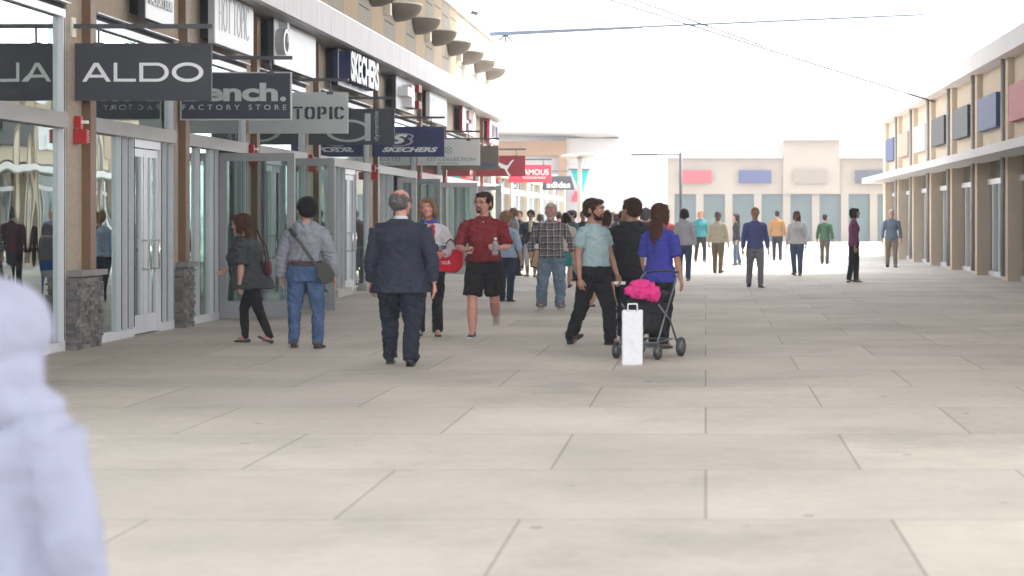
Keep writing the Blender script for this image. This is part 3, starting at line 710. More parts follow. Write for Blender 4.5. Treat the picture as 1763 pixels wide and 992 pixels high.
# opposite shop row, right of the walkway
op = thing('opposite_shops', 'cream and white shop building across the walkway with green glass storefronts', 'building', (7, 40, 0))
w = MB()
w.box(7.3, 7.8, 14, 76, 3.3, 5.3)
for i in range(13): w.box(7.15, 7.8, 14+5*i, 14.9+5*i, 0, 5.6)
w.build('wall', cream_wall, op, world=True)
w = MB(); w.box(6.9, 7.9, 13.8, 76.2, 5.3, 5.75); w.box(6.4, 7.3, 13.9, 76.1, 2.95, 3.15); w.build('canopy', white_wall, op, world=True)
w = MB(); w.box(7.8, 14, 75.7, 76, 0, 5.3); w.box(7.8, 14, 14, 14.3, 0, 5.3); w.box(7.8, 14, 14, 76, 5.2, 5.28); w.build('end_wall', white_wall, op, world=True)
w = MB(); w.box(7.5, 7.505, 14.9, 75, .1, 3.3); w.build('glazing', glass, op, world=True)
w = MB()
for i in range(12):
    for k in range(4): w.box(7.44, 7.56, 14.9+5*i+k*1.0+.25, 14.98+5*i+k*1.0+.25, 0, 2.4)
w.box(7.43, 7.57, 14.9, 75, 2.38, 2.52); w.box(7.45, 7.55, 14.9, 75, 0, .12); w.build('frame', alu, op, world=True)
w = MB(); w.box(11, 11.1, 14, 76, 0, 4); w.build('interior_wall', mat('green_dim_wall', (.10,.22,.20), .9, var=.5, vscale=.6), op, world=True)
oc = [mat('opp_'+n, c_, .6) for n, c_ in (('green', (.03,.16,.12)), ('navy', (.03,.05,.16)), ('white', (.7,.7,.7)), ('red', (.35,.03,.04)), ('black', (.03,.03,.03)), ('tan', (.4,.3,.2)))]
ro = random.Random(11)
for i in range(12):
    y = 15.1+5*i; k = ro.randrange(6)
    w = MB(); w.box(7.12, 7.29, y+.5, y+3.6, 3.75, 4.6); w.build('sign_panel', oc[k], op, world=True)
    w = MB(); w.tube([(7.10, y-.65, 5.3), (7.10, y-.65, .1)], .05, 8); w.build('downpipe', alu_mid, op, world=True)
    w = MB(); w.box(7.52, 7.9, y+.4, y+4.2, .1, .5); 
    for j in range(5): w.cbox((7.75, y+.7+.75*j, .5+.45+ro.uniform(-.1,.1)), (.25, ro.uniform(.25,.45), ro.uniform(.6,1.1)), mi=ro.randrange(6))
    w.build('window_display', oc, op, world=True)
# ---------------------------------------------------------------- steel tie beam and wires
bm_ = thing('roof_beam', 'pale blue steel beam spanning the street from the arcade roof edge with small struts', 'beam', (-7.2, 61.7, 7.35))
w = MB(); Yb = 61.7; s = F/Yb; q = 1/s; X = lambda p: (p-VX)*q; Z = lambda p: EYE+(VY-p)*q
w.add([(X(842), Yb, Z(62)), (X(1105), Yb, Z(48.5)), (X(1105), Yb, Z(44.5)), (X(842), Yb, Z(55)), (X(842), Yb+.2, Z(62)), (X(1105), Yb+.2, Z(48.5)), (X(1105), Yb+.2, Z(44.5)), (X(842), Yb+.2, Z(55))],
      [(0,1,2,3), (7,6,5,4), (0,4,5,1), (3,2,6,7), (0,3,7,4), (1,5,6,2)])
w.add([(X(1105), Yb+.01, Z(47.5)), (X(1600), Yb+.01, Z(26)), (X(1600), Yb+.01, Z(23)), (X(1105), Yb+.01, Z(44.5)), (X(1105), Yb+.19, Z(47.5)), (X(1600), Yb+.19, Z(26)), (X(1600), Yb+.19, Z(23)), (X(1105), Yb+.19, Z(44.5))],
      [(0,1,2,3), (7,6,5,4), (0,4,5,1), (3,2,6,7), (0,3,7,4), (1,5,6,2)])
w.build('girder', bluebeam, bm_, world=True)
for (a, b) in ((858, 70), (870, 72), (881, 71)):
    w = MB(); w.tube([(X(870), Yb+.1, Z(59)), (X(a), Yb+.1, Z(b))], .035, 8); w.build('strut', bluebeam, bm_, world=True)
w = MB(); w.tube([(X(842), Yb+.1, Z(60)), (-7.2, Yb+.1, 7.2), (-7.2, Yb+.1, 4.0)], .06, 8); w.build('post', bluebeam, bm_, world=True)
w = MB(); w.box(X(1590), X(1600), Yb, Yb+.2, 5.6, Z(24)); w.build('post', door_lt, bm_, world=True)
for i, (p0, p1, lab) in enumerate((((1050, 0), (1120, 22), 'longer'), ((1092, 0), (1120, 10), 'shorter'))):
    w = MB(); s = F/50.; X2 = lambda p: (p-VX)/s; Z2 = lambda p: EYE+(VY-p)/s
    dx, dz = (p1[0]-p0[0]), (p1[1]-p0[1]); a = -4; b = 8
    pts = [(X2(p0[0]+dx*k), 50, Z2(p0[1]+dz*k)) for k in [a+(b-a)*j/12 for j in range(13)]]
    pts = [p for p in pts if p[0] < 7.2 or True]
    o = MB().tube(pts, .022, 6).build('overhead_wire', lett_b); tag(o, '%s thin dark overhead wire crossing the top right sky' % lab, 'wire')
# ---------------------------------------------------------------- lamp post with twin discs, banner
Yl = 70.; s = F/Yl; q = 1/s; X = lambda p: (p-VX)*q; Z = lambda p: EYE+(VY-p)*q
t = thing('street_lamp', 'cream lamp post with two shallow disc heads above the crowd', 'street lamp', (X(998), Yl, 0))
w = MB(); w.tube([(X(998), Yl, 0), (X(998), Yl, Z(272))], .085, 14); w.tube([(X(998), Yl, 0), (X(998), Yl, .5)], .14, 14); w.build('pole', lamp_c2, t, world=True)
w = MB(); w.tube([(X(974), Yl, Z(270)), (X(998), Yl, Z(272)), (X(1020), Yl, Z(268))], .05, 8); w.build('arm', lamp_c2, t, world=True)
for (px_, py_, rx) in ((981, 269.5, .34), (1011, 267, .34)):
    w = MB(); w.ell((X(px_), Yl, Z(py_)), (rx, rx, .085), n=24); w.build('lamp_head', lamp_c2, t, world=True)
t = thing('banner', 'teal triangular pennant hanging by the cream lamp post', 'banner', (X(998), Yl+.3, 2.3))
w = MB(); w.prism([(X(981), Z(292)), (X(1000), Z(338)), (X(1013), Z(292))], M_cam(Yl+.31), .02); w.build('cloth', teal, t, world=True)
w = MB(); w.tube([(X(978), Yl+.2, Z(291.5)), (X(1015), Yl+.2, Z(291.5))], .025, 8); w.build('rod', rodm, t, world=True)
# wayfinding post with a long arm, right of the crowd
Yw = 61.; s = F/Yw; q = 1/s; X = lambda p: (p-VX)*q; Z = lambda p: EYE+(VY-p)*q
t = thing('arm_post', 'slim dark post with a long level arm above the crowd at right', 'post', (X(1172), Yw, 0))
w = MB(); w.tube([(X(1172), Yw, 0), (X(1172), Yw, Z(262))], .05, 10); w.build('pole', rodm, t, world=True)
w = MB(); w.box(X(1087), X(1174), Yw-.025, Yw+.025, Z(267.5), Z(265.3)); w.build('arm', rodm, t, world=True)
# pale curved planter by the crowd
t = thing('planter', 'low round pale concrete planter between the walkers at right', 'planter', (-2.4, 44.5, 0))
w = MB(); w.rings([(0,0,0,.62,.62),(0,0,.05,.66,.66),(0,0,.36,.86,.86),(0,0,.42,.86,.86)], 32); w.build('bowl', concrete_l, t)
w = MB(); w.rings([(0,0,.421,.8,.8),(0,0,.44,.7,.7)], 24); w.build('soil', mat('soil', (.05,.035,.025), .95, bump=1, bscale=20), t)

# ---------------------------------------------------------------- high canopy added out of view to shade the near walkway
cp = thing('shade_canopy', 'added unseen canopy on slim posts that shades the near walkway', 'canopy', (0, 18, 9.4))
w = MB(); w.box(-6.9, 12.5, -4, 53, 9.4, 9.55); w.build('shade_deck', white_wall, cp, world=True)
for k, y in enumerate((5.5, 16)):
    w = MB(); w.box(6.2, 6.4, y, y+.2, 0, 9.4); w.build('post', rodm, cp, world=True)
    w = MB(); w.box(-6.85, -6.7, y, y+.2, 5.2 if y > 12 else 0, 9.4); w.build('post', rodm, cp, world=True)
# ================================================================ PEOPLE
skin_l = mat('skin_light', (.52, .29, .215), .55, var=.06, vscale=18)
skin_p = mat('skin_pink', (.56, .27, .21), .55, var=.07, vscale=18)
skin_t = mat('skin_tan', (.40, .215, .15), .55, var=.06, vscale=18)
skin_d = mat('skin_brown', (.17, .085, .055), .5, var=.06, vscale=18)
lip_m = mat('lips', (.36, .12, .11), .5)
eye_w = mat('eye_white', (.65, .62, .6), .3); eye_d = mat('eye_dark', (.03, .02, .018), .2)
def cloth(name, col, rough=.85, var=.10, bump=.4, vscale=7): return mat(name, col, rough, spec=.25, bump=bump, bscale=220, var=var, vscale=vscale)
hairs = {k: mat('hair_'+k, c, .6, spec=.18, bump=1, bscale=70, var=.35, vscale=25, stretch=(3,3,.5)) for k, c in
         (('black', (.012,.010,.010)), ('brown', (.045,.024,.015)), ('auburn', (.075,.028,.018)), ('blond', (.34,.22,.11)), ('sandy', (.30,.19,.105)), ('white', (.62,.58,.52)), ('grey', (.14,.13,.125)))}
def plaid():
    m = bpy.data.materials.new('plaid_flannel'); m.use_nodes = True; nt = m.node_tree; b = nt.nodes['Principled BSDF']; b.inputs['Roughness'].default_value = .9
    tc = nt.nodes.new('ShaderNodeTexCoord'); sp = nt.nodes.new('ShaderNodeSeparateXYZ'); nt.links.new(tc.outputs['Object'], sp.inputs[0])
    n = nt.nodes.new('ShaderNodeTexNoise'); n.inputs['Scale'].default_value = 5; nt.links.new(tc.outputs['Object'], n.inputs['Vector'])
    def band(ax, per, wd, off=0):
        a = nt.nodes.new('ShaderNodeMath'); a.operation = 'ADD'; a.inputs[1].default_value = off; nt.links.new(sp.outputs[ax], a.inputs[0])
        d = nt.nodes.new('ShaderNodeMath'); d.operation = 'MULTIPLY_ADD'; d.inputs[1].default_value = .05; nt.links.new(n.outputs[0], d.inputs[0]); nt.links.new(a.outputs[0], d.inputs[2])
        p = nt.nodes.new('ShaderNodeMath'); p.operation = 'PINGPONG'; p.inputs[1].default_value = per/2; nt.links.new(d.outputs[0], p.inputs[0])
        l = nt.nodes.new('ShaderNodeMath'); l.operation = 'LESS_THAN'; l.inputs[1].default_value = wd/2; nt.links.new(p.outputs[0], l.inputs[0]); return l
    cur = None
    def mixc(fac, k, col):
        nonlocal cur
        mu = nt.nodes.new('ShaderNodeMath'); mu.operation = 'MULTIPLY'; mu.inputs[1].default_value = k; nt.links.new(fac.outputs[0], mu.inputs[0])
        x = nt.nodes.new('ShaderNodeMix'); x.data_type = 'RGBA'; x.inputs[7].default_value = (*col, 1); nt.links.new(mu.outputs[0], x.inputs[0])
        if cur is None: x.inputs[6].default_value = (.030, .032, .045, 1)
        else: nt.links.new(cur.outputs[2], x.inputs[6])
        cur = x
    mixc(band(0, .105, .045), .45, (.20, .185, .19)); mixc(band(2, .105, .045), .45, (.20, .185, .19))
    mixc(band(0, .105, .013, .04), .6, (.62, .58, .56)); mixc(band(2, .105, .013, .04), .6, (.62, .58, .56))
    mixc(band(0, .105, .01, -.035), .5, (.20, .07, .07)); mixc(band(2, .105, .01, -.035), .3, (.20, .07, .07))
    nt.links.new(cur.outputs[2], b.inputs['Base Color']); return m
def denim(name, col, fade=.5):
    m = cloth(name, col, var=.2, vscale=9); nt = m.node_tree; b = nt.nodes['Principled BSDF']; return m

def V(*a): return Vector(a)
def finish(mb, name, mats, parent, vox, sm=2, amp=0, freq=9, seed=0, cut=None):
    """fuse overlapping volumes into one continuous surface, soften it and lay cloth folds over it"""
    me = mb.mesh(name, mats); o = bpy.data.objects.new(name, me); C.objects.link(o)
    r = o.modifiers.new('r', 'REMESH'); r.mode = 'VOXEL'; r.voxel_size = vox; r.use_smooth_shade = True
    if sm:
        q = o.modifiers.new('q', 'SMOOTH'); q.iterations = sm; q.factor = .5
    bpy.context.view_layer.update(); dg = bpy.context.evaluated_depsgraph_get()
    m2 = bpy.data.meshes.new_from_object(o.evaluated_get(dg)); m2.name = name
    bpy.data.objects.remove(o); bpy.data.meshes.remove(me)
    if amp:
        ns = [v.normal.copy() for v in m2.vertices]; sd = V(seed*7.3, seed*3.1, seed*1.7)
        for v, n_ in zip(m2.vertices, ns):
            c = v.co; p = V(c.x*freq, c.y*freq, c.z*freq*.7) + sd
            wq = noise.noise(V(c.x*3, c.y*3, c.z*3)+sd)*1.2
            k1 = noise.noise(V(c.x*freq*1.3+wq, c.y*freq+wq, c.z*freq*.75-wq)+sd)
            k2 = noise.noise(V(c.x*freq*1.6+c.z*freq*1.1+wq*2, c.y*freq*1.6, c.z*freq*2.4-c.x*freq*.8+wq)+sd)
            k = .4-abs(k1)*1.9 + .45-abs(k2)*1.5
            v.co = c + n_*amp*k
    if not isinstance(mats, (list, tuple)): mats = [mats]
    m2.materials.clear()
    for m in mats: m2.materials.append(m)
    m2.polygons.foreach_set('use_smooth', [True]*len(m2.polygons)); m2.update()
    ob = bpy.data.objects.new(name, m2); C.objects.link(ob); ob.parent = parent
    return ob
def hand_geo(mb, w, d, n, sgn, sc, curl=.5):
    """w wrist, d direction of the palm, n palm normal, sgn +1/-1 puts the thumb side along +/- (d x n)"""
    d = d.normalized(); n = (n - d*n.dot(d)).normalized(); t = d.cross(n)*sgn
    L = .088*sc
    mb.tube([w-d*.02, w+d*.02*sc, w+d*L*.5, w+d*L], [.024*sc, .030*sc, .041*sc, .038*sc], 12, flat=.42, up=n)
    for i, (o, ln) in enumerate(((.029, .070), (.010, .078), (-.010, .073), (-.028, .057))):
        ln *= sc; p = w+d*(L*.92)+t*o*sc; a = curl*.5; pts = [p-d*.03]; dd = d
        for k in range(3):
            ang = curl*(.45+.4*k); dd = (d*math.cos(ang)+n*math.sin(ang)); pts.append(pts[-1]+dd*((ln*.40+.03*(k == 0)) if k < 2 else ln*.28))
        mb.tube(pts, [.0095*sc, .0092*sc, .0085*sc, .0065*sc], 8)
    p = w+d*.022*sc+t*.022*sc
    td = (d*.75+t*.65+n*.35).normalized(); t2 = (d*.9+t*.15+n*(.35+.3*curl)).normalized()
    mb.tube([p, p+td*.038*sc, p+td*.038*sc+t2*.03*sc, p+td*.038*sc+t2*.052*sc], [.014*sc, .0125*sc, .0105*sc, .008*sc], 8)

HX = 1.14
def person(label, px, s, H, rz, skin=skin_l, group=None, bw=1.0, dp=1.0, belly=0, fem=False, lean=0, head=(0,0,0), hs=1.0,
           arms=None, legs=None, hands=(.5,.5), hand_n=None, top=None, bottom=None, shoes=None, hair=None, extra=None, near=True, loc=None, px_s=None):
    X0, Y0 = ((px-VX)/s, F/s) if loc is None else loc
    A = {'L': ((.22, .02, -1), (.10, .18, -1)), 'R': ((.22, .02, -1), (.10, .18, -1))}; A.update(arms or {})
    G = {'L': ((.04, .12, -1), (0, -.02, -1)), 'R': ((.04, -.10, -1), (0, -.16, -1))}; G.update(legs or {})
    root = thing('person', label, 'person', (X0, Y0, 0), rz, group)
    def D(v, sg):                     # (outwards, forwards, up) -> local
        return Vector((v[0]*sg, -v[1], v[2])).normalized()
    hipw, hipz = .052*H*(1.05 if fem else 1)*(.6+.4*bw), .505*H
    J = {}
    low = 9
    for k, sg in (('L', 1), ('R', -1)):
        hip = V(hipw*sg, 0, hipz); kn = hip + D(G[k][0], sg)*.245*H; an = kn + D(G[k][1], sg)*.225*H
        J['hip'+k], J['knee'+k], J['ank'+k] = hip, kn, an; pitch = G[k][2] if len(G[k]) > 2 else 0
        low = min(low, an.z - .042*H)
    for k in list(J): J[k] = J[k] - V(0, 0, low)
    dz = -low; pel = V(0, 0, hipz+dz)
    ly = -math.tan(R(lean))           # forward lean of the torso
    def T(z): return V(0, ly*(z-pel.z) if z > pel.z else 0, z)
    shz = .793*H+dz; shw = (.098 if fem else .110)*H*(.5+.5*bw)
    for k, sg in (('L', 1), ('R', -1)):
        sh = T(shz) + V(shw*sg, .005, 0); el = sh + D(A[k][0], sg)*.172*H; wr = el + D(A[k][1], sg)*.150*H
        J['sh'+k], J['el'+k], J['wr'+k] = sh, el, wr
    # torso rings: fraction of H, half width, half depth, forward offset
    hb = 1.08 if fem else 1.0
    prof = [(.455, .050*hb, .045, 0), (.49, .088*hb, .062, 0), (.53, .095*hb, .068, 0), (.58, .084, .061, belly*.4), (.63, (.072 if fem else .082), .056, belly*.8), (.68, .080, .060, belly*.7),
            (.735, .090, (.070 if fem else .064), belly*.2 + (.012 if fem else .004)), (.775, .092, .058, 0), (.80, .078, .047, 0), (.82, .052, .038, 0), (.848, .033, .033, 0), (.875, .030, .032, -.006)]
    def pev(f):
        if f <= prof[0][0]: return prof[0][1:]
        for p0, p1 in zip(prof, prof[1:]):
            if p0[0] <= f <= p1[0]:
                k = (f-p0[0])/(p1[0]-p0[0]); return tuple(p0[i]+(p1[i]-p0[i])*k for i in (1,2,3))
        return prof[-1][1:]
    def torso(mb, inf=0, z0=.455, z1=.875, hem=0, bf=1.0, mi=0, cl=False):
        rs = []
        fl = [f for f, *_ in prof if z0+.005 < f < z1-.005]; fl = [z0]+fl+[z1]
        for f in fl:
            rx, ry, o = pev(max(f, .53) if cl else f)
            z = f*H+dz; c = T(z); bl = (belly*.9 if .55 < f < .72 else (belly*.45 if f <= .55 else 0))*H
            rs.append((c.x, c.y - o*H*.5 - bl*.35, max(z, z0*H+dz), rx*H*bw+inf, ry*H*dp+inf+bl*.5, .9))
        if hem:
            for i, r in enumerate(rs):
                k = max(0, 1-(fl[i]-fl[0])/.16); k = k*k; rs[i] = (r[0], r[1], r[2], r[3]+hem*k, r[4]+hem*k, .9)
        mb.rings(rs, 28, mi)
    vb = .0065 if near else .013
    # ---- continuous body: trunk, limbs, hands, neck and head
    sl_ = top.get('sleeve', .5) if top else 0; lg_ = {'trousers': 2.0, 'shorts': .8, 'capri': 1.45, 'skirt': .85}[bottom.get('kind', 'trousers')] if bottom else 0
    def limb(mb, a, b_, rads, cov, n=14):
        """tapered limb, slimmer where cloth covers it (cov = covered share)"""
        m = 8; pts = []; rd = []
        for i in range(m+1):
            k = i/m; q = k*(len(rads)-1); j = min(int(q), len(rads)-2); r = rads[j]+(rads[j+1]-rads[j])*(q-j)
            if k < cov-.1: r *= .74
            elif k < cov: r *= .86
            pts.append(a.lerp(b_, k)); rd.append(r)
        mb.tube(pts, rd, n)
    w = MB(); torso(w, -.032, z0=.505, z1=.86)
    w.tube([T(.80*H+dz)+V(0,.012,0), T(.85*H+dz)+V(0,.005,0), T(.90*H+dz)+V(0,-.005,0)], [.066, .058*(1 if not fem else .85), .056*(1 if not fem else .82)], 16)
    for k, sg in (('L', 1), ('R', -1)):
        w.tube([T(shz-.02)+V(shw*.3*sg, 0, .0), J['sh'+k]+V(-.01*sg,0,-.02)], [.030, .030], 12)
        limb(w, J['sh'+k]+(J['el'+k]-J['sh'+k])*.08, J['el'+k], [.046*(.9 if fem else 1)*(.5+.5*bw), .046*(.5+.5*bw), .036*(.6+.4*bw)], sl_)
        limb(w, J['el'+k]-(J['el'+k]-J['sh'+k]).normalized()*.015, J['wr'+k], [.036*(.6+.4*bw), .039*(.6+.4*bw), .032, .026], max(sl_-1, 0))
        dh = (J['wr'+k]-J['el'+k]).normalized()
        nn = (hand_n or {}).get(k); nn = D(nn, sg) if nn else V(-sg, 0, 0)
        c = hands[0] if k == 'L' else hands[1]
        sgn_t = 1 if (dh.cross(nn)).dot(V(0,-1,0) if abs(dh.y) < .7 else V(0,0,1)) > 0 else -1
        hand_geo(w, J['wr'+k], dh, nn, sgn_t, H/1.72*(.92 if fem else 1.05), c)
        tk = H/1.75*bw**.5
        limb(w, J['hip'+k], J['knee'+k], [.086*tk, .080*tk, .068*tk, .055*tk], lg_, 16)
        limb(w, J['knee'+k], J['ank'+k], [.055*tk, .060*tk, .050*tk, .036], lg_-1.0, 16)
        w.tube([J['ank'+k], J['ank'+k]+D((.12,1,-.35), sg)*.10], [.036, .03], 10)
    hc = T(.872*H+dz) + V(0, -.018, 0); hsz = H/1.75*.5*hs+.5*hs
    Mh = Matrix.Translation(hc) @ Matrix.Rotation(R(head[0]), 4, 'Z') @ Matrix.Rotation(R(-head[1]), 4, 'X') @ Matrix.Rotation(R(head[2]), 4, 'Y') @ Matrix.Diagonal((hsz*HX, hsz*HX, hsz*1.02, 1))
    def he(mb, c, r, rot=None, n=14, mi=0):
        M3 = (Mh.to_3x3() @ (rot if rot else Matrix.Identity(3))).to_4x4(); mb.ell(Mh @ Vector(c), r, M3, n, mi)
    he(w, (0, .015, .142), (.074, .094, .092), n=24); he(w, (0, -.022, .085), (.062, .070, .078), n=20); he(w, (0, -.045, .030), (.044, .043, .034), n=16)
    he(w, (0, -.088, .012+.008), (.020, .014, .016)); he(w, (0, -.085, .150), (.048, .018, .020)); he(w, (0, -.075, .130), (.056,.02,.014))
    w.tube([Mh @ V(0, -.088, .135), Mh @ V(0, -.102, .112), Mh @ V(0, -.113, .092)], [.007*hsz, .0095*hsz, .0125*hsz], 8); he(w, (0, -.101, .084), (.017, .013, .009))
    he(w, (0, -.087, .056), (.024, .013, .007)); he(w, (0, -.085, .046), (.020, .012, .007))
    for e in (-1, 1):
        he(w, (.077*e, .010, .100), (.009, .019, .031), Matrix.Rotation(R(12*e), 3, 'Z')); he(w, (.038*e, -.068, .088), (.024, .022, .022))
    body = finish(w, 'body', [skin, lip_m], root, vb, 2 if near else 1)
    inv = Mh.inverted()
    for p in body.data.polygons:
        c = inv @ p.center
        if abs(c.x) < .024 and .038 < c.z < .063 and c.y < -.088: p.material_index = 1
    # eyes and brows
    for e in (-1, 1):
        if near:
            w = MB(); he(w, (.030*e, -.0815, .117), (.013, .009, .0075), n=12, mi=0); he(w, (.030*e, -.0875, .117), (.0058, .004, .0058), n=10, mi=1); w.build('eye', [eye_w, eye_d], root)
        else:
            w = MB(); he(w, (.030*e, -.086, .117), (.014, .009, .008), n=8); w.build('eye', eye_d, root)
    hm = hairs.get((hair or {}).get('c', 'brown'))
    for e in (-1, 1):
        w = MB(); w.tube([Mh @ V(.014*e, -.1, .134), Mh @ V(.030*e, -.1, .139), Mh @ V(.048*e, -.088, .133)], [.0035, .0045, .002], 6); w.build('eyebrow', hm, root)
    # ---- clothes
    def sleeves(mb, frac, inf, mi=0, tight=1.0):
        for k in 'LR':
            sg = 1 if k == 'L' else -1; sh, el, wr = J['sh'+k], J['el'+k], J['wr'+k]; b5 = .5+.5*bw
            mb.tube([T(shz+.026)+V(shw*.25*sg, 0, 0), T(shz+.004)+V(shw*.7*sg, 0, 0), sh+V(.004*sg,0,-.02)], [.030+inf, .042*b5+inf, .048*b5+inf], 16, mi)
            if frac <= 1:
                q = sh.lerp(el, frac); mb.tube([sh, sh.lerp(el, frac*.5), q], [.051*b5+inf, .052*b5+inf*1.1, (.048*b5+inf*1.5)], 16, mi)
            else:
                mb.tube([sh, sh.lerp(el, .5), el], [.051*b5+inf, .048*b5+inf, .041*b5+inf*1.05], 16, mi)
                q = el.lerp(wr, frac-1); mb.tube([sh.lerp(el, .92), el, el.lerp(q, .5), q], [.042+inf, .043*b5+inf*1.2, .042*b5+inf*1.1, .034*(.6+.4*b5)+inf*1.0], 16, mi)
    vc = .010 if near else .019
    if top:
        w = MB(); inf = top.get('inf', .012); torso(w, inf, top.get('hem', .50), .848, top.get('flare', .006), cl=True)
        if top.get('sleeve', .5): sleeves(w, top.get('sleeve', .5), top.get('sinf', inf*.8))
        if top.get('collar'):
            c = T(.842*H+dz); w.tube([c+V(0,.012,-.02), c+V(0,.008,.022)], [.078, .068], 18)
        if top.get('hood'):
            c = T(.83*H+dz); w.ell(c+V(0,.10,-.035), (.125,.05,.085)); w.tube([c+V(0,.045,0)+V(.105*math.cos(R(a)), .085*math.sin(R(a))-.02, .018) for a in range(-30, 211, 20)], .036, 12)
        for ex in top.get('ells', []): w.ell(T(ex[0][2]*H+dz)+V(ex[0][0], ex[0][1], 0), ex[1])
        finish(w, top.get('name', 'shirt'), top['m'], root, vc, 5 if near else 2, top.get('amp', .010 if near else .004), top.get('freq', 8), random.random()*9)
        if top.get('collar2'):
            w = MB(); c = T(.845*H+dz); w.tube([c+V(0,.012,-.028), c+V(0,.008,.016)], [.075, .066], 18); w.tube([c+V(0,-.06,-.01), c+V(.05,-.085,-.05)], [.012,.016], 8, flat=.4); w.tube([c+V(0,-.06,-.01), c+V(-.05,-.085,-.05)], [.012,.016], 8, flat=.4)
            w.build('collar', top['collar2'], root)
    if bottom:
        kind = bottom.get('kind', 'trousers'); w = MB(); inf = bottom.get('inf', .014)
        torso(w, .004 if top and top.get('hem', .5) < bottom.get('waist', .575) else inf*.75, .455, bottom.get('waist', max(.56, (top or {}).get('hem', .5)+.025)), cl=True)
        fr = {'trousers': 2.0, 'shorts': .82, 'capri': 1.45, 'skirt': .9}[kind]; fr = bottom.get('len', fr)
        for k in 'LR':
            hip, kn, an = J['hip'+k], J['knee'+k], J['ank'+k]; q = H/1.75; tb = bw**.5
            if fr <= 1:
                e = hip.lerp(kn, fr); w.tube([hip+V(0,0,.02), hip.lerp(e, .5), e], [.092*q*tb+inf, .092*q*tb+inf*1.4, .088*q*tb+inf*bottom.get('fl', 1.6)], 18)
            else:
                w.tube([hip+V(0,0,.02), hip.lerp(kn, .4), kn], [.092*q*tb+inf, .086*q*tb+inf, .060*q*(.4+.6*tb)+inf*1.2], 18)
                e = kn.lerp(an, min(fr-1, 1.0)) + ((an-kn).normalized()*.02 if fr >= 2 else V(0,0,0)); w.tube([hip.lerp(kn, .95), kn, kn.lerp(e, .5), e], [.062*q+inf, .060*q+inf*1.1, .056*q+inf*1.1, (bottom.get('cuff', .050))*q+inf], 18)
        if kind == 'skirt': c = (J['kneeL']+J['kneeR'])/2; w.rings([(c.x, c.y*.4, hipz+dz-.20*H, .115*H, .09*H), (0,0,hipz+dz-.02, .105*H, .075*H), (0,0,hipz+dz+.05*H,.09*H,.065*H)], 24)
        finish(w, {'trousers':'trousers','shorts':'shorts','capri':'trousers','skirt':'skirt'}[kind], bottom['m'], root, vc, 2, bottom.get('amp', .011 if near else .004), bottom.get('freq', 9), random.random()*9)
        if bottom.get('belt'):
            w = MB(); z = (bottom.get('waist', .575)-.012)*H+dz; c = T(z); f = .585
            w.rings([(c.x, c.y, z-.018, .087*H*bw+inf+.003, .063*H*dp+inf+.003, .9), (c.x, c.y, z+.018, .086*H*bw+inf+.003, .062*H*dp+inf+.003, .9)], 28); w.build('belt', bottom['belt'], root)
    if shoes:
        for k in 'LR':
            sg = 1 if k == 'L' else -1; an = J['ank'+k]; pitch = G[k][2] if len(G[k]) > 2 else 0; yaw = G[k][3] if len(G[k]) > 3 else 8*sg
            Ms = Matrix.Translation(an) @ Matrix.Rotation(R(yaw), 4, 'Z') @ Matrix.Rotation(R(pitch), 4, 'X')
            q = H/1.75*(.92 if fem else 1); lo = -.042*H+.003; hi = .03 if shoes.get('kind') != 'boot' else .075
            w = MB(); pr = [(.07, .030, .045), (.045, .037, hi+.0), (.0, .038, hi), (-.05, .041, -.005), (-.10, .046, -.03), (-.15, .045, -.042), (-.185, .030, -.05)]
            if shoes.get('kind') == 'flat': pr = [(.07, .026, -.02), (.045, .033, -.02), (.0, .034, -.035), (-.05, .037, -.045), (-.10, .041, -.045), (-.14, .036, -.052), (-.165, .022, -.06)]
            vs = []; fs = []; n = 12
            for (y, hw, tp) in pr:
                tp = tp if shoes.get('kind') == 'boot' or tp < .03 else min(tp, .02)
                for j in range(n):
                    a = 2*math.pi*j/n; x = hw*math.copysign(abs(math.cos(a))**.6, math.cos(a)); zz = (tp+lo)/2 + (tp-lo-.0)/2*math.copysign(abs(math.sin(a))**.6, math.sin(a)); vs.append(Ms @ V(x*q, y*q, max(zz, lo+.018)))
            for i in range(len(pr)-1):
                for j in range(n): j2 = (j+1) % n; fs.append((i*n+j, i*n+j2, (i+1)*n+j2, (i+1)*n+j))
            fs.append(tuple(range(n))); fs.append(tuple(range((len(pr)-1)*n, len(pr)*n)))
            w.add(vs, fs, 0, True)
            if shoes.get('m3') and near:
                w.cbox((0, -.045*q, (hi+lo)*.5+.03), (.080*q, .085*q, .055), Ms, 2)
            vs = []
            for zz in (lo, lo+.022):
                for (y, hw, tp) in pr:
                    vs.append(Ms @ V((hw+.004)*q, y*q*1.02, zz))
                for (y, hw, tp) in reversed(pr): vs.append(Ms @ V(-(hw+.004)*q, y*q*1.02, zz))
            n = len(pr)*2; w.add(vs, [tuple(range(n-1,-1,-1)), tuple(range(n, 2*n))]+[(i, (i+1) % n, n+(i+1) % n, n+i) for i in range(n)], 1)
            w.build('shoe', [shoes['m'], shoes.get('m2', lett_b), shoes.get('m3', shoes['m'])], root)
    # ---- hair
    if hair:
        st = hair.get('style', 'short'); w = MB(); b = hair.get('vol', 0)
        if st in ('short', 'bob', 'long', 'curly'):
            he(w, (0, .024, .158), (.077+b, .094+b, .086+b), n=24); he(w, (0, .050, .105), (.074+b, .066+b, .075), n=20)
            he(w, (0, -.045, .205), (.058+b*.5, .050, .027+b*.4), n=16)
            for e in (-1, 1): he(w, (.068*e, -.018, .145), (.013+b*.6, .035, .040))
        if st == 'bob':
            for e in (-1, 1): he(w, (.078*e, -.005, .085), (.026, .055, .085)); he(w, (.055*e, -.055, .175), (.035,.035,.035))
            he(w, (0, .055, .06), (.075, .05, .075))
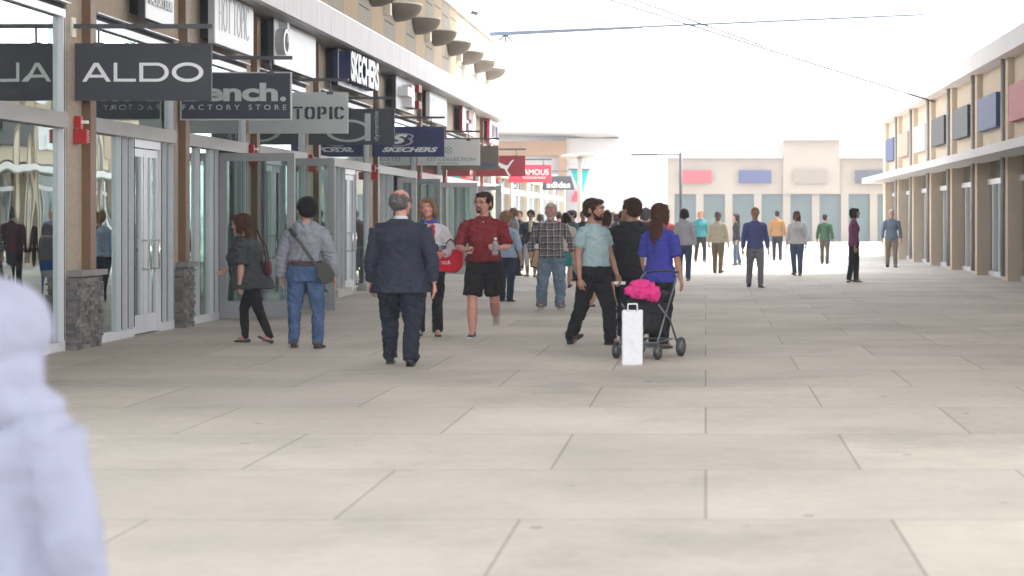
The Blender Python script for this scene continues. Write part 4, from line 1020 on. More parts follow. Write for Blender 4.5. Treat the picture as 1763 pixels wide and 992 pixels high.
        if st == 'long':
            tail = hair.get('len', .42); pts = [(0, .055, .10), (0, .085, .0), (hair.get('sway', 0)*.5, .105, -tail*.45), (hair.get('sway', 0), .11, -tail)]
            Mn = Matrix.Translation(hc) @ Matrix.Rotation(R(head[0]*.6), 4, 'Z')
            w.tube([Mn @ V(*p) for p in pts], [.075, .082, .075, .03], 16, flat=.5, up=(0,1,0))
            for e in (-1, 1): he(w, (.073*e, .01, .075), (.022, .045, .085))
        if st == 'curly':
            rg = random.Random(5)
            for _ in range(40):
                a = rg.uniform(0, 2*math.pi); ph = rg.uniform(.0, 1.9)
                c = (.085*math.sin(ph)*math.cos(a), .03+.09*math.sin(ph)*math.sin(a), .15+.09*math.cos(ph))
                if c[1] < -.04 and c[2] < .2: continue
                he(w, c, (.03, .03, .028))
        if st == 'bald_spot':
            he(w, (0, .036, .128), (.081, .086, .086), n=24)
            for e in (-1, 1): he(w, (.066*e, .0, .125), (.016, .045, .045))
        if st == 'balding':
            he(w, (0, .045, .105), (.079, .076, .058), n=20)
            for e in (-1, 1): he(w, (.066*e, .0, .125), (.016, .042, .042))
        if st == 'buzz': he(w, (0, .022, .153), (.0765, .092, .085), n=20)
        hob = finish(w, 'hair', hm, root, .0075 if near else .014, 1, .007 if near else .003, 28, 3)
        if near:                       # loose strands lying over the mass of the hair, fused into the same mesh
            me = hob.data; rg = random.Random(int(px)); n0 = len(me.vertices); vs = [v.co.copy() for v in me.vertices]; ns = [v.normal.copy() for v in me.vertices]; fs = [tuple(p.vertices) for p in me.polygons]
            ln = .055 if st in ('long', 'bob', 'curly') else .03; crown = Mh @ V(0, .04, .24)
            for _ in range(900):
                i = rg.randrange(n0); p, n_ = vs[i], ns[i]; d_ = (p-crown); d_ = d_ - n_*d_.dot(n_)
                if st != 'short' or True: d_ = d_.normalized()*.7 + V(0, 0, -.5)
                d_ = (d_ - n_*d_.dot(n_)).normalized() + V(rg.uniform(-.3,.3), rg.uniform(-.3,.3), rg.uniform(-.3,.3)); s_ = d_.cross(n_).normalized()*.0022; l_ = ln*rg.uniform(.5, 1.2)
                q = p + n_*.001; o_ = len(vs); vs += [q-s_, q+s_, q+d_*l_*.5+n_*.006+s_*.7, q+d_*l_*.5+n_*.006-s_*.7, q+d_*l_+n_*rg.uniform(.0,.012)]
                fs += [(o_, o_+1, o_+2, o_+3), (o_+3, o_+2, o_+4)]
            m2 = bpy.data.meshes.new('hair'); m2.from_pydata(vs, [], fs); m2.materials.append(hm); m2.polygons.foreach_set('use_smooth', [True]*len(fs)); m2.update(); hob.data = m2
        if hair.get('beard'):
            w = MB(); bm_ = hair['beard']
            if bm_ in ('goatee', 'full', 'moustache'):
                for e in (-1, 1): w.tube([Mh @ V(0, -.103, .070), Mh @ V(.020*e, -.098, .066), Mh @ V(.032*e, -.086, .048)], [.0055*hsz, .006*hsz, .005*hsz], 8)
            if bm_ in ('goatee', 'full'):
                he(w, (0, -.090, .018), (.026, .016, .020))
                for e in (-1, 1): w.tube([Mh @ V(.032*e, -.086, .050), Mh @ V(.028*e, -.088, .025)], .007*hsz, 8)
            if bm_ == 'full':
                he(w, (0, -.043, .022), (.050, .047, .030), n=16)
                for e in (-1, 1): w.tube([Mh @ V(.062*e, -.01, .105), Mh @ V(.056*e, -.035, .055), Mh @ V(.035*e, -.072, .022)], [.010, .014, .016], 8)
            finish(w, 'beard', hairs[hair.get('bc', hair.get('c', 'brown'))], root, .006 if near else .010, 1, .003, 60, 2)
    def glasses(dark=False):
        w = MB()
        for e in (-1, 1):
            ri = [Mh @ V(.031*e+.021*math.cos(R(a)), -.106, .116+.014*math.sin(R(a))) for a in range(0, 361, 30)]
            if dark: w.add([p for p in ri[:-1]], [tuple(range(12))]); 
            w.tube(ri, .0022, 6, caps=False); w.tube([Mh @ V(.052*e, -.104, .120), Mh @ V(.079*e, -.0, .118)], .0025, 6)
        w.tube([Mh @ V(-.01, -.107, .119), Mh @ V(.01, -.107, .119)], .002, 6); w.build('glasses', lett_b if not dark else eye_d, root)
    ctx = dict(root=root, J=J, T=T, H=H, dz=dz, Mh=Mh, he=he, hc=hc, glasses=glasses, D=D)
    if extra: extra(ctx)
    return root, ctx
def wpt(root, p): return Matrix.Translation(root.location) @ Matrix.Rotation(root.rotation_euler[2], 4, 'Z') @ Vector(p)

navy_suit = cloth('navy_suit', (.024, .029, .048), .75, var=.06); navy_tr = cloth('navy_suit_trousers', (.017, .020, .033), .75, var=.06)
black_cl = cloth('black_cloth', (.014, .014, .016), .9, var=.1); white_cl = cloth('white_cloth', (.62, .60, .63), .85, var=.04)
jeans = cloth('blue_denim', (.075, .125, .24), .9, var=.35, vscale=5); jeans_l = cloth('pale_denim', (.17, .24, .31), .9, var=.2, vscale=5); jeans_d = cloth('dark_denim', (.02,.035,.07), .9)
blk_leather = mat('black_leather', (.012,.012,.013), .35); brown_leather = mat('brown_leather', (.07,.028,.018), .45)

# 1 suit man
def suit_extra(c):
    J, T, H, dz, root = c['J'], c['T'], c['H'], c['dz'], c['root']
    w = MB(); z = .850*H+dz; w.tube([T(z)+V(0,.012,-.03), T(z)+V(0,.004,.026)], [.074, .068], 20); w.build('shirt_collar', white_cl, root)
    w = MB(); w.tube([T(z)+V(0,.016,-.055), T(z)+V(0,.014,.0)], [.10, .080], 20); w.build('jacket_collar', navy_suit, root)
r1, c1 = person('heavy balding man in a navy suit walking away, seen from behind', 690, 172, 1.725, R(180), skin_p, bw=1.5, dp=1.35, belly=.05, head=(-22,0,0), hs=1.08,
    arms={'L': ((.20,.05,-1), (.10,.30,-1)), 'R': ((.26,-.10,-1), (.10,.06,-1))}, legs={'L': ((.05,.30,-1),(0,.05,-1)), 'R': ((.05,-.16,-1),(0,-.35,-1),-25)}, hands=(.8,.6),
    top=dict(m=navy_suit, inf=.024, hem=.425, sleeve=1.93, sinf=.014, flare=.045, name='suit_jacket', amp=.009, freq=6), bottom=dict(m=navy_tr, inf=.022, amp=.013, freq=8),
    shoes=dict(m=blk_leather), hair=dict(c='grey', style='bald_spot'), extra=suit_extra)
# 2 hoodie woman
hoodie_m = cloth('lavender_grey_fleece', (.275, .28, .325), .95, var=.08)
bagm = cloth('grey_canvas', (.085, .09, .082), .8)
r2, c2 = person('person with short dark hair in lavender grey hooded top and blue jeans, from behind', 527, 152, 1.65, R(180), skin_p, bw=1.24, dp=1.15, fem=True, head=(30,0,0), hs=1.06,
    arms={'L': ((.32,.02,-1), (.10,.20,-1)), 'R': ((.38,-.02,-1), (.14,.16,-1))}, legs={'L': ((.10,.08,-1),(.02,.0,-1)), 'R': ((.10,-.05,-1),(.02,-.12,-1))},
    top=dict(m=hoodie_m, inf=.022, hem=.595, neck=.84, sleeve=1.95, sinf=.020, hood=True, name='hooded_top', amp=.016, freq=7), bottom=dict(m=jeans, inf=.012, belt=brown_leather, waist=.585, amp=.012),
    shoes=dict(m=brown_leather), hair=dict(c='black', style='short', vol=.016))
def rel(root, px, py, dy=0):
    y = root.location.y + dy; return V((px-VX)*y/F, y, EYE-(py-VY)*y/F)
t = thing('shoulder_bag', 'grey canvas shoulder bag on a long strap across the lavender grey hooded top', 'bag', rel(r2, 558, 490, -.22))
w = MB(); A_ = rel(r2, 546, 458, -.2); B_ = rel(r2, 567, 482, -.2)
pts = [rel(r2, a, b, -.23) for a, b in ((543,456),(562,452),(574,470),(572,486),(556,490),(546,478))]
loc = t.location
vs = [p-loc for p in pts]+[p-loc+V(0,.10,0) for p in pts]; n = 6
w.add(vs, [tuple(range(n-1,-1,-1)), tuple(range(n,2*n))]+[(i,(i+1)%n,n+(i+1)%n,n+i) for i in range(n)]); bo = w.build('bag_body', bagm, t); bv = bo.modifiers.new('b','BEVEL'); bv.width=.02; bv.segments=3
w = MB(); fl = [rel(r2, a, b, -.245)-loc for a, b in ((543,455),(562,451),(574,468),(571,477),(560,470),(548,464))]
w.add(fl+[p+V(0,.02,0) for p in fl], [tuple(range(n-1,-1,-1)), tuple(range(n,2*n))]+[(i,(i+1)%n,n+(i+1)%n,n+i) for i in range(n)]); w.build('flap', bagm, t)
w = MB(); w.tube([rel(r2, a, b, d)-loc for a, b, d in ((497,391,.0),(501,397,-.15),(512,412,-.215),(528,434,-.235),(543,455,-.235),(552,458,-.2))], .017, 8, flat=.25, up=(0,1,0)); w.build('strap', bagm, t)
w = MB(); w.tube([rel(r2, a, b, -.215)-loc for a, b in ((499,394),(510,407))], .026, 8, flat=.3, up=(0,1,0)); w.build('strap_pad', lett_b, t)
# 3 woman with long hair walking left
char_m = cloth('charcoal_knit', (.060,.064,.070), .95, var=.18)
def ex3(c): c['glasses']()
r3, c3 = person('woman with long auburn hair in a loose charcoal top walking to the door', 436, 146, 1.51, R(-98), skin_l, bw=1.12, dp=1.75, belly=.06, fem=True, lean=12, head=(0,-8,0), hs=1.02,
    arms={'L': ((.10,-.05,-1), (.05,.04,-1)), 'R': ((.15,.45,-1), (.0,.9,-.38))}, legs={'L': ((.02,-.30,-1),(0,-.45,-1),-25), 'R': ((.02,.45,-1),(0,-.05,-1))}, hands=(.9,.5),
    top=dict(m=char_m, inf=.016, hem=.44, sleeve=.95, sinf=.02, flare=.05, name='loose_top', amp=.014, freq=6), bottom=dict(m=black_cl, inf=.004, cuff=.036, amp=.005), shoes=dict(m=lett_b, kind='flat'),
    hair=dict(c='auburn', style='long', len=.36), extra=ex3)
w = MB(); J = c3['J']
for k in (.90, .97): 
    p = J['elL'].lerp(J['wrL'], k); w.tube([p+V(.03*math.cos(R(a)), .03*math.sin(R(a)), 0) for a in range(0,361,30)], .005, 6, caps=False)
w.build('bracelet', steel, r3)
t = thing('handbag', 'small burgundy shoulder bag behind the woman with long auburn hair', 'bag', rel(r3, 461, 470, 0)); loc = t.location
w = MB(); w.rings([(0,0,-.03,.035,.10),(0,0,.0,.045,.115),(0,0,.12,.04,.10),(0,0,.16,.02,.08)], 16); w.build('bag_body', cloth('burgundy', (.07,.012,.022), .6), t)
w = MB(); w.tube([V(0,-.08,.14), V(-.03,-.06,.30), V(-.12,0,.50), V(-.03,.06,.30), V(0,.08,.14)], .009, 6); w.build('strap', brown_leather, t)
# 4 smiling woman with red tote
scarf_m = [cloth('blue_top', (.02,.05,.22), .8), cloth('scarf_red', (.5,.04,.07), .8), cloth('scarf_blue', (.05,.08,.4), .8)]
def ex4(c):
    T, H, dz, root = c['T'], c['H'], c['dz'], c['root']
    w = MB(); z = .845*H+dz
    w.tube([T(z)+V(.085*math.cos(R(a)), .075*math.sin(R(a)), -.01-.012*math.sin(R(a*2))) for a in range(0,361,30)], .024, 10, caps=False, mi=2)
    w.tube([T(z)+V(.03,-.08,-.02), T(z)+V(.055,-.13,-.12), T(z)+V(.05,-.15,-.26)], [.03,.035,.03], 10, flat=.5, mi=1); w.tube([T(z)+V(-.02,-.08,-.02), T(z)+V(-.01,-.13,-.12), T(z)+V(-.02,-.14,-.3)], [.028,.034,.03], 10, flat=.5, mi=0)
    for i in range(14):
        a = i*.9; p = T(z)+V(.05*math.sin(a*1.7)+.02, -.135-.01*math.cos(a), -.04-.018*i); w.ell(p, (.018,.016,.014), n=8, mi=(i % 3))
    w.build('scarf', [white_cl, scarf_m[1], scarf_m[2]], root)
    w = MB(); z = .66*H+dz; w.rings([(0,-.030,.575*H+dz,.13,.105),(0,-.035,.68*H+dz,.13,.11),(0,-.03,.77*H+dz,.11,.09)], 20); w.build('inner_top', scarf_m[0], root)
r4, c4 = person('smiling woman with sandy hair, white sleeves, blue top and patterned scarf', 738, 138, 1.682, R(6), skin_p, bw=1.12, dp=1.05, fem=True, head=(-8,8,-6), hs=1.02,
    arms={'L': ((.42,.12,-1), (-.45,.95,-.25)), 'R': ((.30,.05,-1), (-.2,.9,-.1))}, legs={'L': ((.04,.10,-1),(0,-.02,-1)), 'R': ((.04,-.05,-1),(0,-.16,-1))}, hands=(1.2,1.0),
    top=dict(m=white_cl, inf=.012, hem=.49, sleeve=1.8, sinf=.014, name='white_blouse'), bottom=dict(m=black_cl, inf=.012), shoes=dict(m=lett_b, kind='flat'), hair=dict(c='sandy', style='bob', vol=.008), extra=ex4)
t = thing('tote_bag', 'bright red tote bag with small white script, carried by the smiling woman', 'bag', rel(r4, 776, 470, -.12)); loc = t.location; S4 = 1/(F/(t.location.y))
red_bag = cloth('tote_red', (.60,.012,.03), .65)
pts = [(754,431),(797,429),(795,459),(784,470.5),(752,467)]
w = MB(); vs = [V((a-776)*S4, 0, -(b-470)*S4) for a, b in pts]+[V((a-776)*S4, .13, -(b-470)*S4) for a, b in pts]; n = 5
w.add(vs, [tuple(range(n-1,-1,-1)), tuple(range(n,2*n))]+[(i,(i+1)%n,n+(i+1)%n,n+i) for i in range(n)]); bo = w.build('bag_body', red_bag, t); bv = bo.modifiers.new('b','BEVEL'); bv.width=.012; bv.segments=2
w = MB(); w.tube([V(-.08,.01,.29), V(-.05,.02,.38), V(-.01,.03,.42), V(.04,.02,.38), V(.09,.01,.30)], .008, 6); w.tube([V(-.08,.11,.29), V(-.05,.10,.38), V(-.01,.09,.42), V(.04,.10,.38), V(.09,.11,.30)], .008, 6); w.build('handle', lett_b, t)
w = MB(); Mb = Matrix(((1,0,0,0),(0,0,-1,-.002),(0,1,0,0),(0,0,0,1)))
fit_text(w, 'triumph', -15*S4, .2*S4, 13.8*S4, 18.5*S4, Mb, ext=.002, shear=.5); fit_text(w, "Canada's", -17*S4, -7*S4, 18.5*S4, 20.6*S4, Mb, ext=.002, shear=.5)
w.prism([(x*S4, z*S4) for x, z in ((-6,19.5),(-4.3,20),(-3.6,22.2),(-2.9,20),(-1.3,19.5),(-2.3,18.6),(-3.6,17.6),(-5,18.6))], Mb, .002); w.build('lettering', lett, t)
t = thing('flyer', 'folded pale paper flyer in the smiling woman\'s hand', 'paper', rel(r4, 757, 420, -.42))
w = MB(); w.cbox((0,0,0), (.16,.10,.006), Matrix.Rotation(R(10),4,'Y')); w.cbox((.0,.0,.02), (.14,.09,.004), Matrix.Rotation(R(-6),4,'Y')); w.build('sheet', lett, t)
# 5 red polo man
polo = cloth('red_polo', (.185, .020, .026), .85, var=.07)
def ex5(c):
    c['glasses'](); T, H, dz, root = c['T'], c['H'], c['dz'], c['root']; z = .845*H+dz
    w = MB(); w.tube([T(z)+V(0,.018,-.035), T(z)+V(0,.012,.02)], [.082, .074], 20)
    for e in (-1,1): w.add([T(z)+V(0,-.075,-.045), T(z)+V(.07*e,-.045,.025), T(z)+V(.085*e,-.075,-.035), T(z)+V(.045*e,-.11,-.065)], [(0,1,2,3)])
    w.build('collar', polo, root)
    w = MB(); w.cbox(T(.80*H+dz)+V(0,-.118,0), (.032,.012,.14)); w.build('placket', polo, root)
    for k in (0,1): w = MB(); w.ell(T(.80*H+dz)+V(0,-.128,.02-.05*k), (.007,.004,.007), n=8); w.build('button', lett, root)
r5, c5 = person('man in a red polo shirt and black shorts holding a phone and bottle', 833, 140, 1.75, R(4), skin_p, bw=1.22, dp=1.18, belly=.035, head=(-30,0,0), hs=1.08,
    arms={'L': ((.30,.05,-1), (-.42,.95,.02)), 'R': ((.32,.02,-1), (-.45,.95,-.16))}, legs={'L': ((.07,-.22,-1),(0,-.95,-.75),-62), 'R': ((.09,.15,-1),(0,.02,-1))}, hands=(1.3,1.3), hand_n={'L': (-.6,0,.1), 'R': (-.2,.2,1)},
    top=dict(m=polo, inf=.018, hem=.535, sleeve=.86, sinf=.018, neck=.84, flare=.012, name='polo_shirt', amp=.014, freq=7), bottom=dict(kind='shorts', m=black_cl, inf=.014, fl=1.7, len=.86, amp=.012), shoes=dict(m=lett_b, m2=pale),
    hair=dict(c='brown', style='short', beard='goatee'), extra=ex5)
def hp(root, c, k, d=.07): J = c['J']; return wpt(root, J['wr'+k] + (J['wr'+k]-J['el'+k]).normalized()*d)
p = hp(r5, c5, 'L', .085)
t = thing('water_bottle', 'clear plastic water bottle held by the man in the red polo', 'bottle', p - V(0,.03,.085))
bott = mat('bottle_plastic', (.86,.9,.92), .1, spec=.8); bott.node_tree.nodes['Principled BSDF'].inputs['Transmission Weight'].default_value = .75; bott.node_tree.nodes['Principled BSDF'].inputs['IOR'].default_value = 1.15
w = MB(); w.rings([(0,0,0,.034,.034),(0,0,.01,.037,.037),(0,0,.05,.035,.035),(0,0,.06,.037,.037),(0,0,.12,.037,.037),(0,0,.165,.025,.025),(0,0,.185,.014,.014)], 20); w.build('bottle_body', bott, t)
w = MB(); w.rings([(0,0,.185,.017,.017),(0,0,.208,.017,.017)], 14); w.build('cap', white_pl, t)
p = hp(r5, c5, 'R', .09)
t = thing('mobile_phone', 'small black phone in the other hand of the man in the red polo', 'phone', p + V(0,-.01,.03))
w = MB(); w.cbox((0,0,0), (.10,.06,.018), Matrix.Rotation(R(-18),4,'Y')); o = w.build('phone_body', blk_leather, t); bv = o.modifiers.new('b','BEVEL'); bv.width=.006
# 6 old man in plaid
pl = plaid()
def ex6(c):
    T, H, dz, root = c['T'], c['H'], c['dz'], c['root']; z = .845*H+dz
    w = MB()
    for e in (-1,1): w.add([T(z)+V(.01*e,-.085,-.07), T(z)+V(.06*e,-.03,.03), T(z)+V(.095*e,-.06,-.01), T(z)+V(.075*e,-.115,-.075)], [(0,1,2,3)])
    w.tube([T(z)+V(0,.025,-.03), T(z)+V(0,.02,.02)], [.08,.072], 18); w.build('collar', pl, root)
    for e in (-1,1): w = MB(); w.cbox(T(.75*H+dz)+V(.075*e,-.128,0), (.09,.012,.035), None); w.build('pocket_flap', pl, root)
r6, c6 = person('old man with white hair in a plaid flannel shirt, pale jeans and red laced boots', 949, 105.5, 1.67, R(6), skin_p, bw=1.22, dp=1.2, belly=.04, head=(-10,-3,0), hs=1.10,
    arms={'L': ((.46,-.05,-1), (.14,.12,-1)), 'R': ((.50,.02,-1), (.0,.22,-1))}, legs={'L': ((.10,.08,-1),(.03,-.02,-1),0,12), 'R': ((.12,.16,-1),(.04,-.16,-1),0,-10)}, hands=(.5,1.2),
    top=dict(m=pl, inf=.020, hem=.50, sleeve=1.62, sinf=.014, neck=.835, flare=.012, name='flannel_shirt', amp=.014, freq=7), bottom=dict(m=jeans_l, inf=.030, cuff=.055, amp=.022, freq=8),
    shoes=dict(m=mat('boot_brown', (.095,.04,.028), .7), m2=pale, m3=mat('boot_red', (.30,.02,.022), .7), kind='boot'), hair=dict(c='white', style='short', vol=-.002, beard='goatee', bc='white'), extra=ex6)
p = hp(r6, c6, 'R', .03)
t = thing('leather_folder', 'dark edged tan folder tucked under the old man\'s arm', 'folder', p + V(.055,-.03,-.09))
Mf = Matrix.Rotation(R(15),4,'Y') @ Matrix.Rotation(R(-35),4,'Z')
w = MB(); w.cbox((0,0,.12), (.02,.16,.31), Mf); w.build('cover', blk_leather, t); w = MB(); w.cbox((-.0,-.004,.12), (.03,.150,.27), Mf); w.build('pages', mat('manila', (.62,.42,.24), .8), t)
# 7 pale blue tee man
tee = cloth('pale_blue_cotton', (.30,.40,.42), .9, var=.05)
r7, c7 = person('bearded man in a pale blue t-shirt and black trousers striding right', 1021, 148, 1.685, R(52), skin_t, bw=1.12, dp=1.28, belly=.02, head=(14,0,0), hs=1.05,
    arms={'R': ((.10,-.10,-1), (.0,.10,-1)), 'L': ((.25,.15,-1), (.0,.45,-1))}, legs={'L': ((.02,.42,-1),(0,.06,-1)), 'R': ((.02,-.24,-1),(0,-.46,-1),-28)}, hands=(.9,.8),
    top=dict(m=tee, inf=.012, hem=.555, sleeve=.62, sinf=.014, neck=.842, name='t_shirt', amp=.012, freq=7), bottom=dict(m=black_cl, inf=.020, amp=.014), shoes=dict(m=blk_leather), hair=dict(c='brown', style='short', vol=.004, beard='full'))
p = hp(r7, c7, 'L', .1)
t = thing('white_packet', 'small white packet in the forward hand of the man in the pale blue t-shirt', 'packet', p)
w = MB(); w.cbox((0,0,0), (.13,.05,.035)); w.build('packet_box', white_pl, t)
# 8 black coat man
bc = cloth('black_coat', (.017,.018,.019), .85, var=.1)
def ex8(c): c['glasses']()
r8, c8 = person('man in a long hooded black coat with glasses, turned left, seen from behind', 1087, 143, 1.655, R(168), skin_t, bw=1.25, dp=1.2, head=(48,0,0), hs=1.08,
    arms={'L': ((.55,.12,-1), (.30,.35,-1)), 'R': ((.42,.05,-1), (.10,.25,-1))}, legs={'L': ((.05,.10,-1),(0,0,-1)), 'R': ((.05,-.08,-1),(0,-.12,-1))},
    top=dict(m=bc, inf=.03, hem=.46, sleeve=1.9, sinf=.024, neck=.85, hood=True, flare=.02, name='hooded_coat', amp=.012, freq=6), bottom=dict(m=navy_tr, inf=.018), shoes=dict(m=blk_leather), hair=dict(c='brown', style='short', vol=.008), extra=ex8)
# 9 blue top woman
r9, c9 = person('woman with long brown hair in a violet blue top at the right of the strollers', 1136, 152, 1.60, R(150), skin_t, bw=1.15, fem=True, head=(0,0,0),
    arms={'L': ((.22,.02,-1), (.05,.5,-1))}, top=dict(m=cloth('violet_blue', (.045,.05,.30), .8), inf=.014, hem=.46, sleeve=.9, name='tunic'), bottom=dict(m=black_cl, inf=.01), shoes=dict(m=lett_b, kind='flat'), hair=dict(c='auburn', style='long', len=.32, vol=.006))
r9['label'] = 'woman with long brown hair in a violet blue top beside the black coated man'
w = MB(); w.cbox(V(.17,.02,.98), (.012,.05,.09)); w.build('tag', white_pl, r9)
# 10 skirt woman walking left
r10, c10 = person('woman in a royal blue top and black skirt behind the pale blue t-shirt', 1042, 104, 1.58, R(-70), skin_l, bw=1.1, fem=True,
    arms={'L': ((.2,.1,-1), (0,.6,-.8))}, legs={'L': ((.02,-.20,-1),(0,-.30,-1),-20), 'R': ((.02,.36,-1),(0,.22,-1))}, top=dict(m=cloth('royal_blue', (.02,.10,.42), .8), inf=.012, hem=.50, sleeve=.5, name='blouse'),
    bottom=dict(kind='skirt', m=black_cl), shoes=dict(m=lett_b, kind='flat'), hair=dict(c='brown', style='bob'))
# 11 light blue shirt person
r11, c11 = person('person with curly blond hair in a light blue shirt behind the red polo', 872, 97, 1.55, R(160), skin_l, bw=1.15, fem=True,
    arms={'L': ((.1,.0,-1), (.0,.2,-1)), 'R': ((.32,.0,-1), (.1,.2,-1))}, top=dict(m=cloth('light_blue_shirt', (.36,.47,.62), .8), inf=.014, hem=.50, sleeve=1.3, name='shirt'), bottom=dict(m=jeans_d, inf=.012), shoes=dict(m=blk_leather), hair=dict(c='blond', style='curly'))
# 12 grey suit man, 13 scarf woman
FA = dict(near=False)
person('bald man in a grey jacket and black trousers in profile by the far doors', 884, 66.5, 1.765, R(80), skin_d, bw=1.08, dp=1.1, arms={'R': ((.1,.1,-1),(0,.45,-1)), 'L': ((.1,0,-1),(0,.3,-1))}, top=dict(m=cloth('grey_jacket', (.17,.175,.19)), inf=.018, hem=.47, sleeve=1.9, name='jacket'), bottom=dict(m=black_cl, inf=.02), shoes=dict(m=blk_leather), legs={'L': ((.02,.22,-1),(0,0,-1)), 'R': ((.02,-.2,-1),(0,-.3,-1),-15)}, **FA)
r13, c13 = person('woman with short black hair, dark jacket, cream scarf and white cropped trousers', 914, 67.5, 1.67, R(-8), skin_t, bw=1.15, fem=True, arms={'R': ((.3,.0,-1),(-.1,.9,-.2))}, top=dict(m=cloth('dark_navy_jacket', (.035,.045,.07)), inf=.016, hem=.50, sleeve=1.0, name='jacket'), bottom=dict(kind='capri', m=white_cl, inf=.012), shoes=dict(m=redp, kind='flat'), hair=dict(c='black', style='short', vol=.015),
    extra=lambda c: MB().tube([c['T'](.845*c['H']+c['dz'])+V(0,-.02,0), c['T'](.78*c['H']+c['dz'])+V(.02,-.12,0), c['T'](.68*c['H']+c['dz'])+V(.01,-.13,0)], [.07,.05,.04], 10, flat=.6).build('scarf', mat('cream_scarf', (.6,.55,.42), .9), c['root']), **FA)
t = thing('handbag', 'dark handbag at the side of the woman in the cream scarf', 'bag', wpt(r13, (-.28, -.08, .78)))
MB().rings([(0,0,0,.12,.05),(0,0,.16,.13,.06),(0,0,.2,.09,.03)], 14).build('bag_body', blk_leather, t); MB().tube([V(-.08,0,.18),V(-.03,0,.36),V(.03,0,.36),V(.08,0,.18)], .01, 6).build('handle', blk_leather, t)
# crowd farther down the walkway
G_ = 'shoppers far down the walkway'
def far(label, px, s, H, rz, topc, botc, hc='brown', hst='short', sk=skin_l, kind='trousers', fem=False, sl=1.85, bw=1.1, stride=.2, hem=.49, hv=0, **k):
    lg = {'L': ((.03, stride, -1), (0, -.02, -1)), 'R': ((.03, -stride*.8, -1), (0, -stride*1.4, -1), -15)}
    nm = 'cloth_%02d%02d%02d' % tuple(int(c*99) for c in topc); nb = 'cloth_%02d%02d%02d' % tuple(int(c*99) for c in botc)
    return person(label, px, s, H, R(rz), sk, group=G_, bw=bw, fem=fem, legs=lg, top=dict(m=cloth(nm, topc), inf=.014, hem=hem, sleeve=sl), bottom=dict(m=cloth(nb, botc), inf=.012, kind=kind),
                  shoes=dict(m=blk_leather, kind='flat' if fem else 'shoe'), hair=dict(c=hc, style=hst, vol=hv), near=False, **k)
far('woman with dark hair in a white top and teal skirt just behind the plaid shirt', 974, 80, 1.58, 175, (.62,.60,.52), (.02,.30,.30), 'black', 'bob', kind='skirt', fem=True, sl=.6)
def cap_ex(c):
    w = MB(); c['he'](w, (0,.01,.175), (.088,.105,.065), n=16); c['he'](w, (0,-.10,.172), (.06,.07,.010), n=12); w.build('cap', cloth('grey_cap', (.09,.10,.12)), c['root'])
far('man in a grey cap and denim shirt, between plaid shirt and pale blue t-shirt', 991, 72, 1.66, -60, (.10,.17,.25), (.05,.08,.13), 'brown', 'short', extra=cap_ex, bw=1.2, lean=8)
far('dark haired person in a black top just left of the bearded man\'s head', 1004, 66, 1.66, 10, (.02,.02,.025), (.03,.03,.04), 'black', 'short', sk=skin_t)
far('person with brown hair in a dark red top, behind the bearded man\'s shoulder', 1038, 62, 1.60, 160, (.12,.02,.03), (.02,.02,.03), 'brown', 'bob', fem=True)
far('white haired person in a pale shirt behind the royal blue top', 1051, 70, 1.50, 170, (.5,.5,.5), (.2,.2,.22), 'white', 'bob', fem=True)
def cap2(c):
    w = MB(); c['he'](w, (0,.01,.175), (.088,.105,.065), n=16); c['he'](w, (0,-.10,.172), (.06,.07,.010), n=12); w.build('cap', cloth('slate_cap', (.13,.14,.19)), c['root'])
far('man in a slate cap and white shirt in the crowd left of the black coat', 1062, 75, 1.56, 190, (.62,.62,.66), (.03,.05,.10), 'grey', 'short', extra=cap2)
far('person in a grey striped cardigan left of the black coat', 1060, 90, 1.36, 180, (.14,.14,.15), (.03,.10,.30), 'grey', 'bob', fem=True)
def sg_ex(c): c['glasses'](True)
far('person with copper hair and sunglasses next to the black coat', 1072, 84, 1.58, 20, (.03,.03,.035), (.02,.02,.03), 'auburn', 'short', sk=skin_p, extra=sg_ex, hv=.01)
far('blonde woman facing the man in the black coat', 1080, 100, 1.62, 30, (.05,.05,.06), (.02,.02,.02), 'blond', 'bob', fem=True, sk=skin_p)
far('grey haired person behind the black coated man\'s right shoulder', 1112, 90, 1.66, 175, (.10,.04,.05), (.04,.04,.05), 'grey', 'bob')
far('dark haired person in a brown top beyond the open far door', 838, 75, 1.62, 170, (.06,.04,.035), (.02,.02,.02), 'black', 'short')
mids = [(895,60,1.70,'charcoal top and dark trousers',(.04,.04,.045),(.03,.03,.035),'black','short',-20), (930,57,1.62,'bottle green coat',(.03,.08,.05),(.02,.02,.03),'brown','bob',170),
        (944,52,1.74,'dusty blue shirt',(.10,.15,.25),(.05,.05,.06),'brown','short',10), (962,60,1.66,'dark brown jacket',(.06,.035,.025),(.03,.04,.07),'black','short',185), (978,52,1.70,'black hooded top',(.02,.02,.022),(.08,.11,.17),'brown','short',0),
        (1014,56,1.68,'faded navy jumper',(.03,.045,.09),(.02,.02,.025),'brown','short',175), (1024,64,1.60,'dark plum top',(.07,.02,.05),(.02,.02,.02),'black','bob',20), (1031,50,1.72,'olive jacket',(.07,.07,.035),(.03,.03,.04),'grey','short',180),
        (1046,54,1.76,'maroon jumper',(.10,.02,.025),(.02,.03,.05),'brown','short',15), (1057,58,1.68,'grey blue coat',(.09,.11,.15),(.02,.02,.02),'blond','bob',190), (1070,52,1.74,'dark denim jacket',(.035,.06,.11),(.03,.03,.03),'black','short',-10),
        (1097,60,1.72,'black puffer jacket',(.02,.02,.02),(.05,.08,.13),'brown','short',170), (1108,56,1.64,'rust coloured top',(.20,.07,.03),(.03,.03,.04),'auburn','bob',5), (1122,62,1.70,'grey hooded top',(.14,.14,.15),(.03,.04,.07),'brown','short',180)]
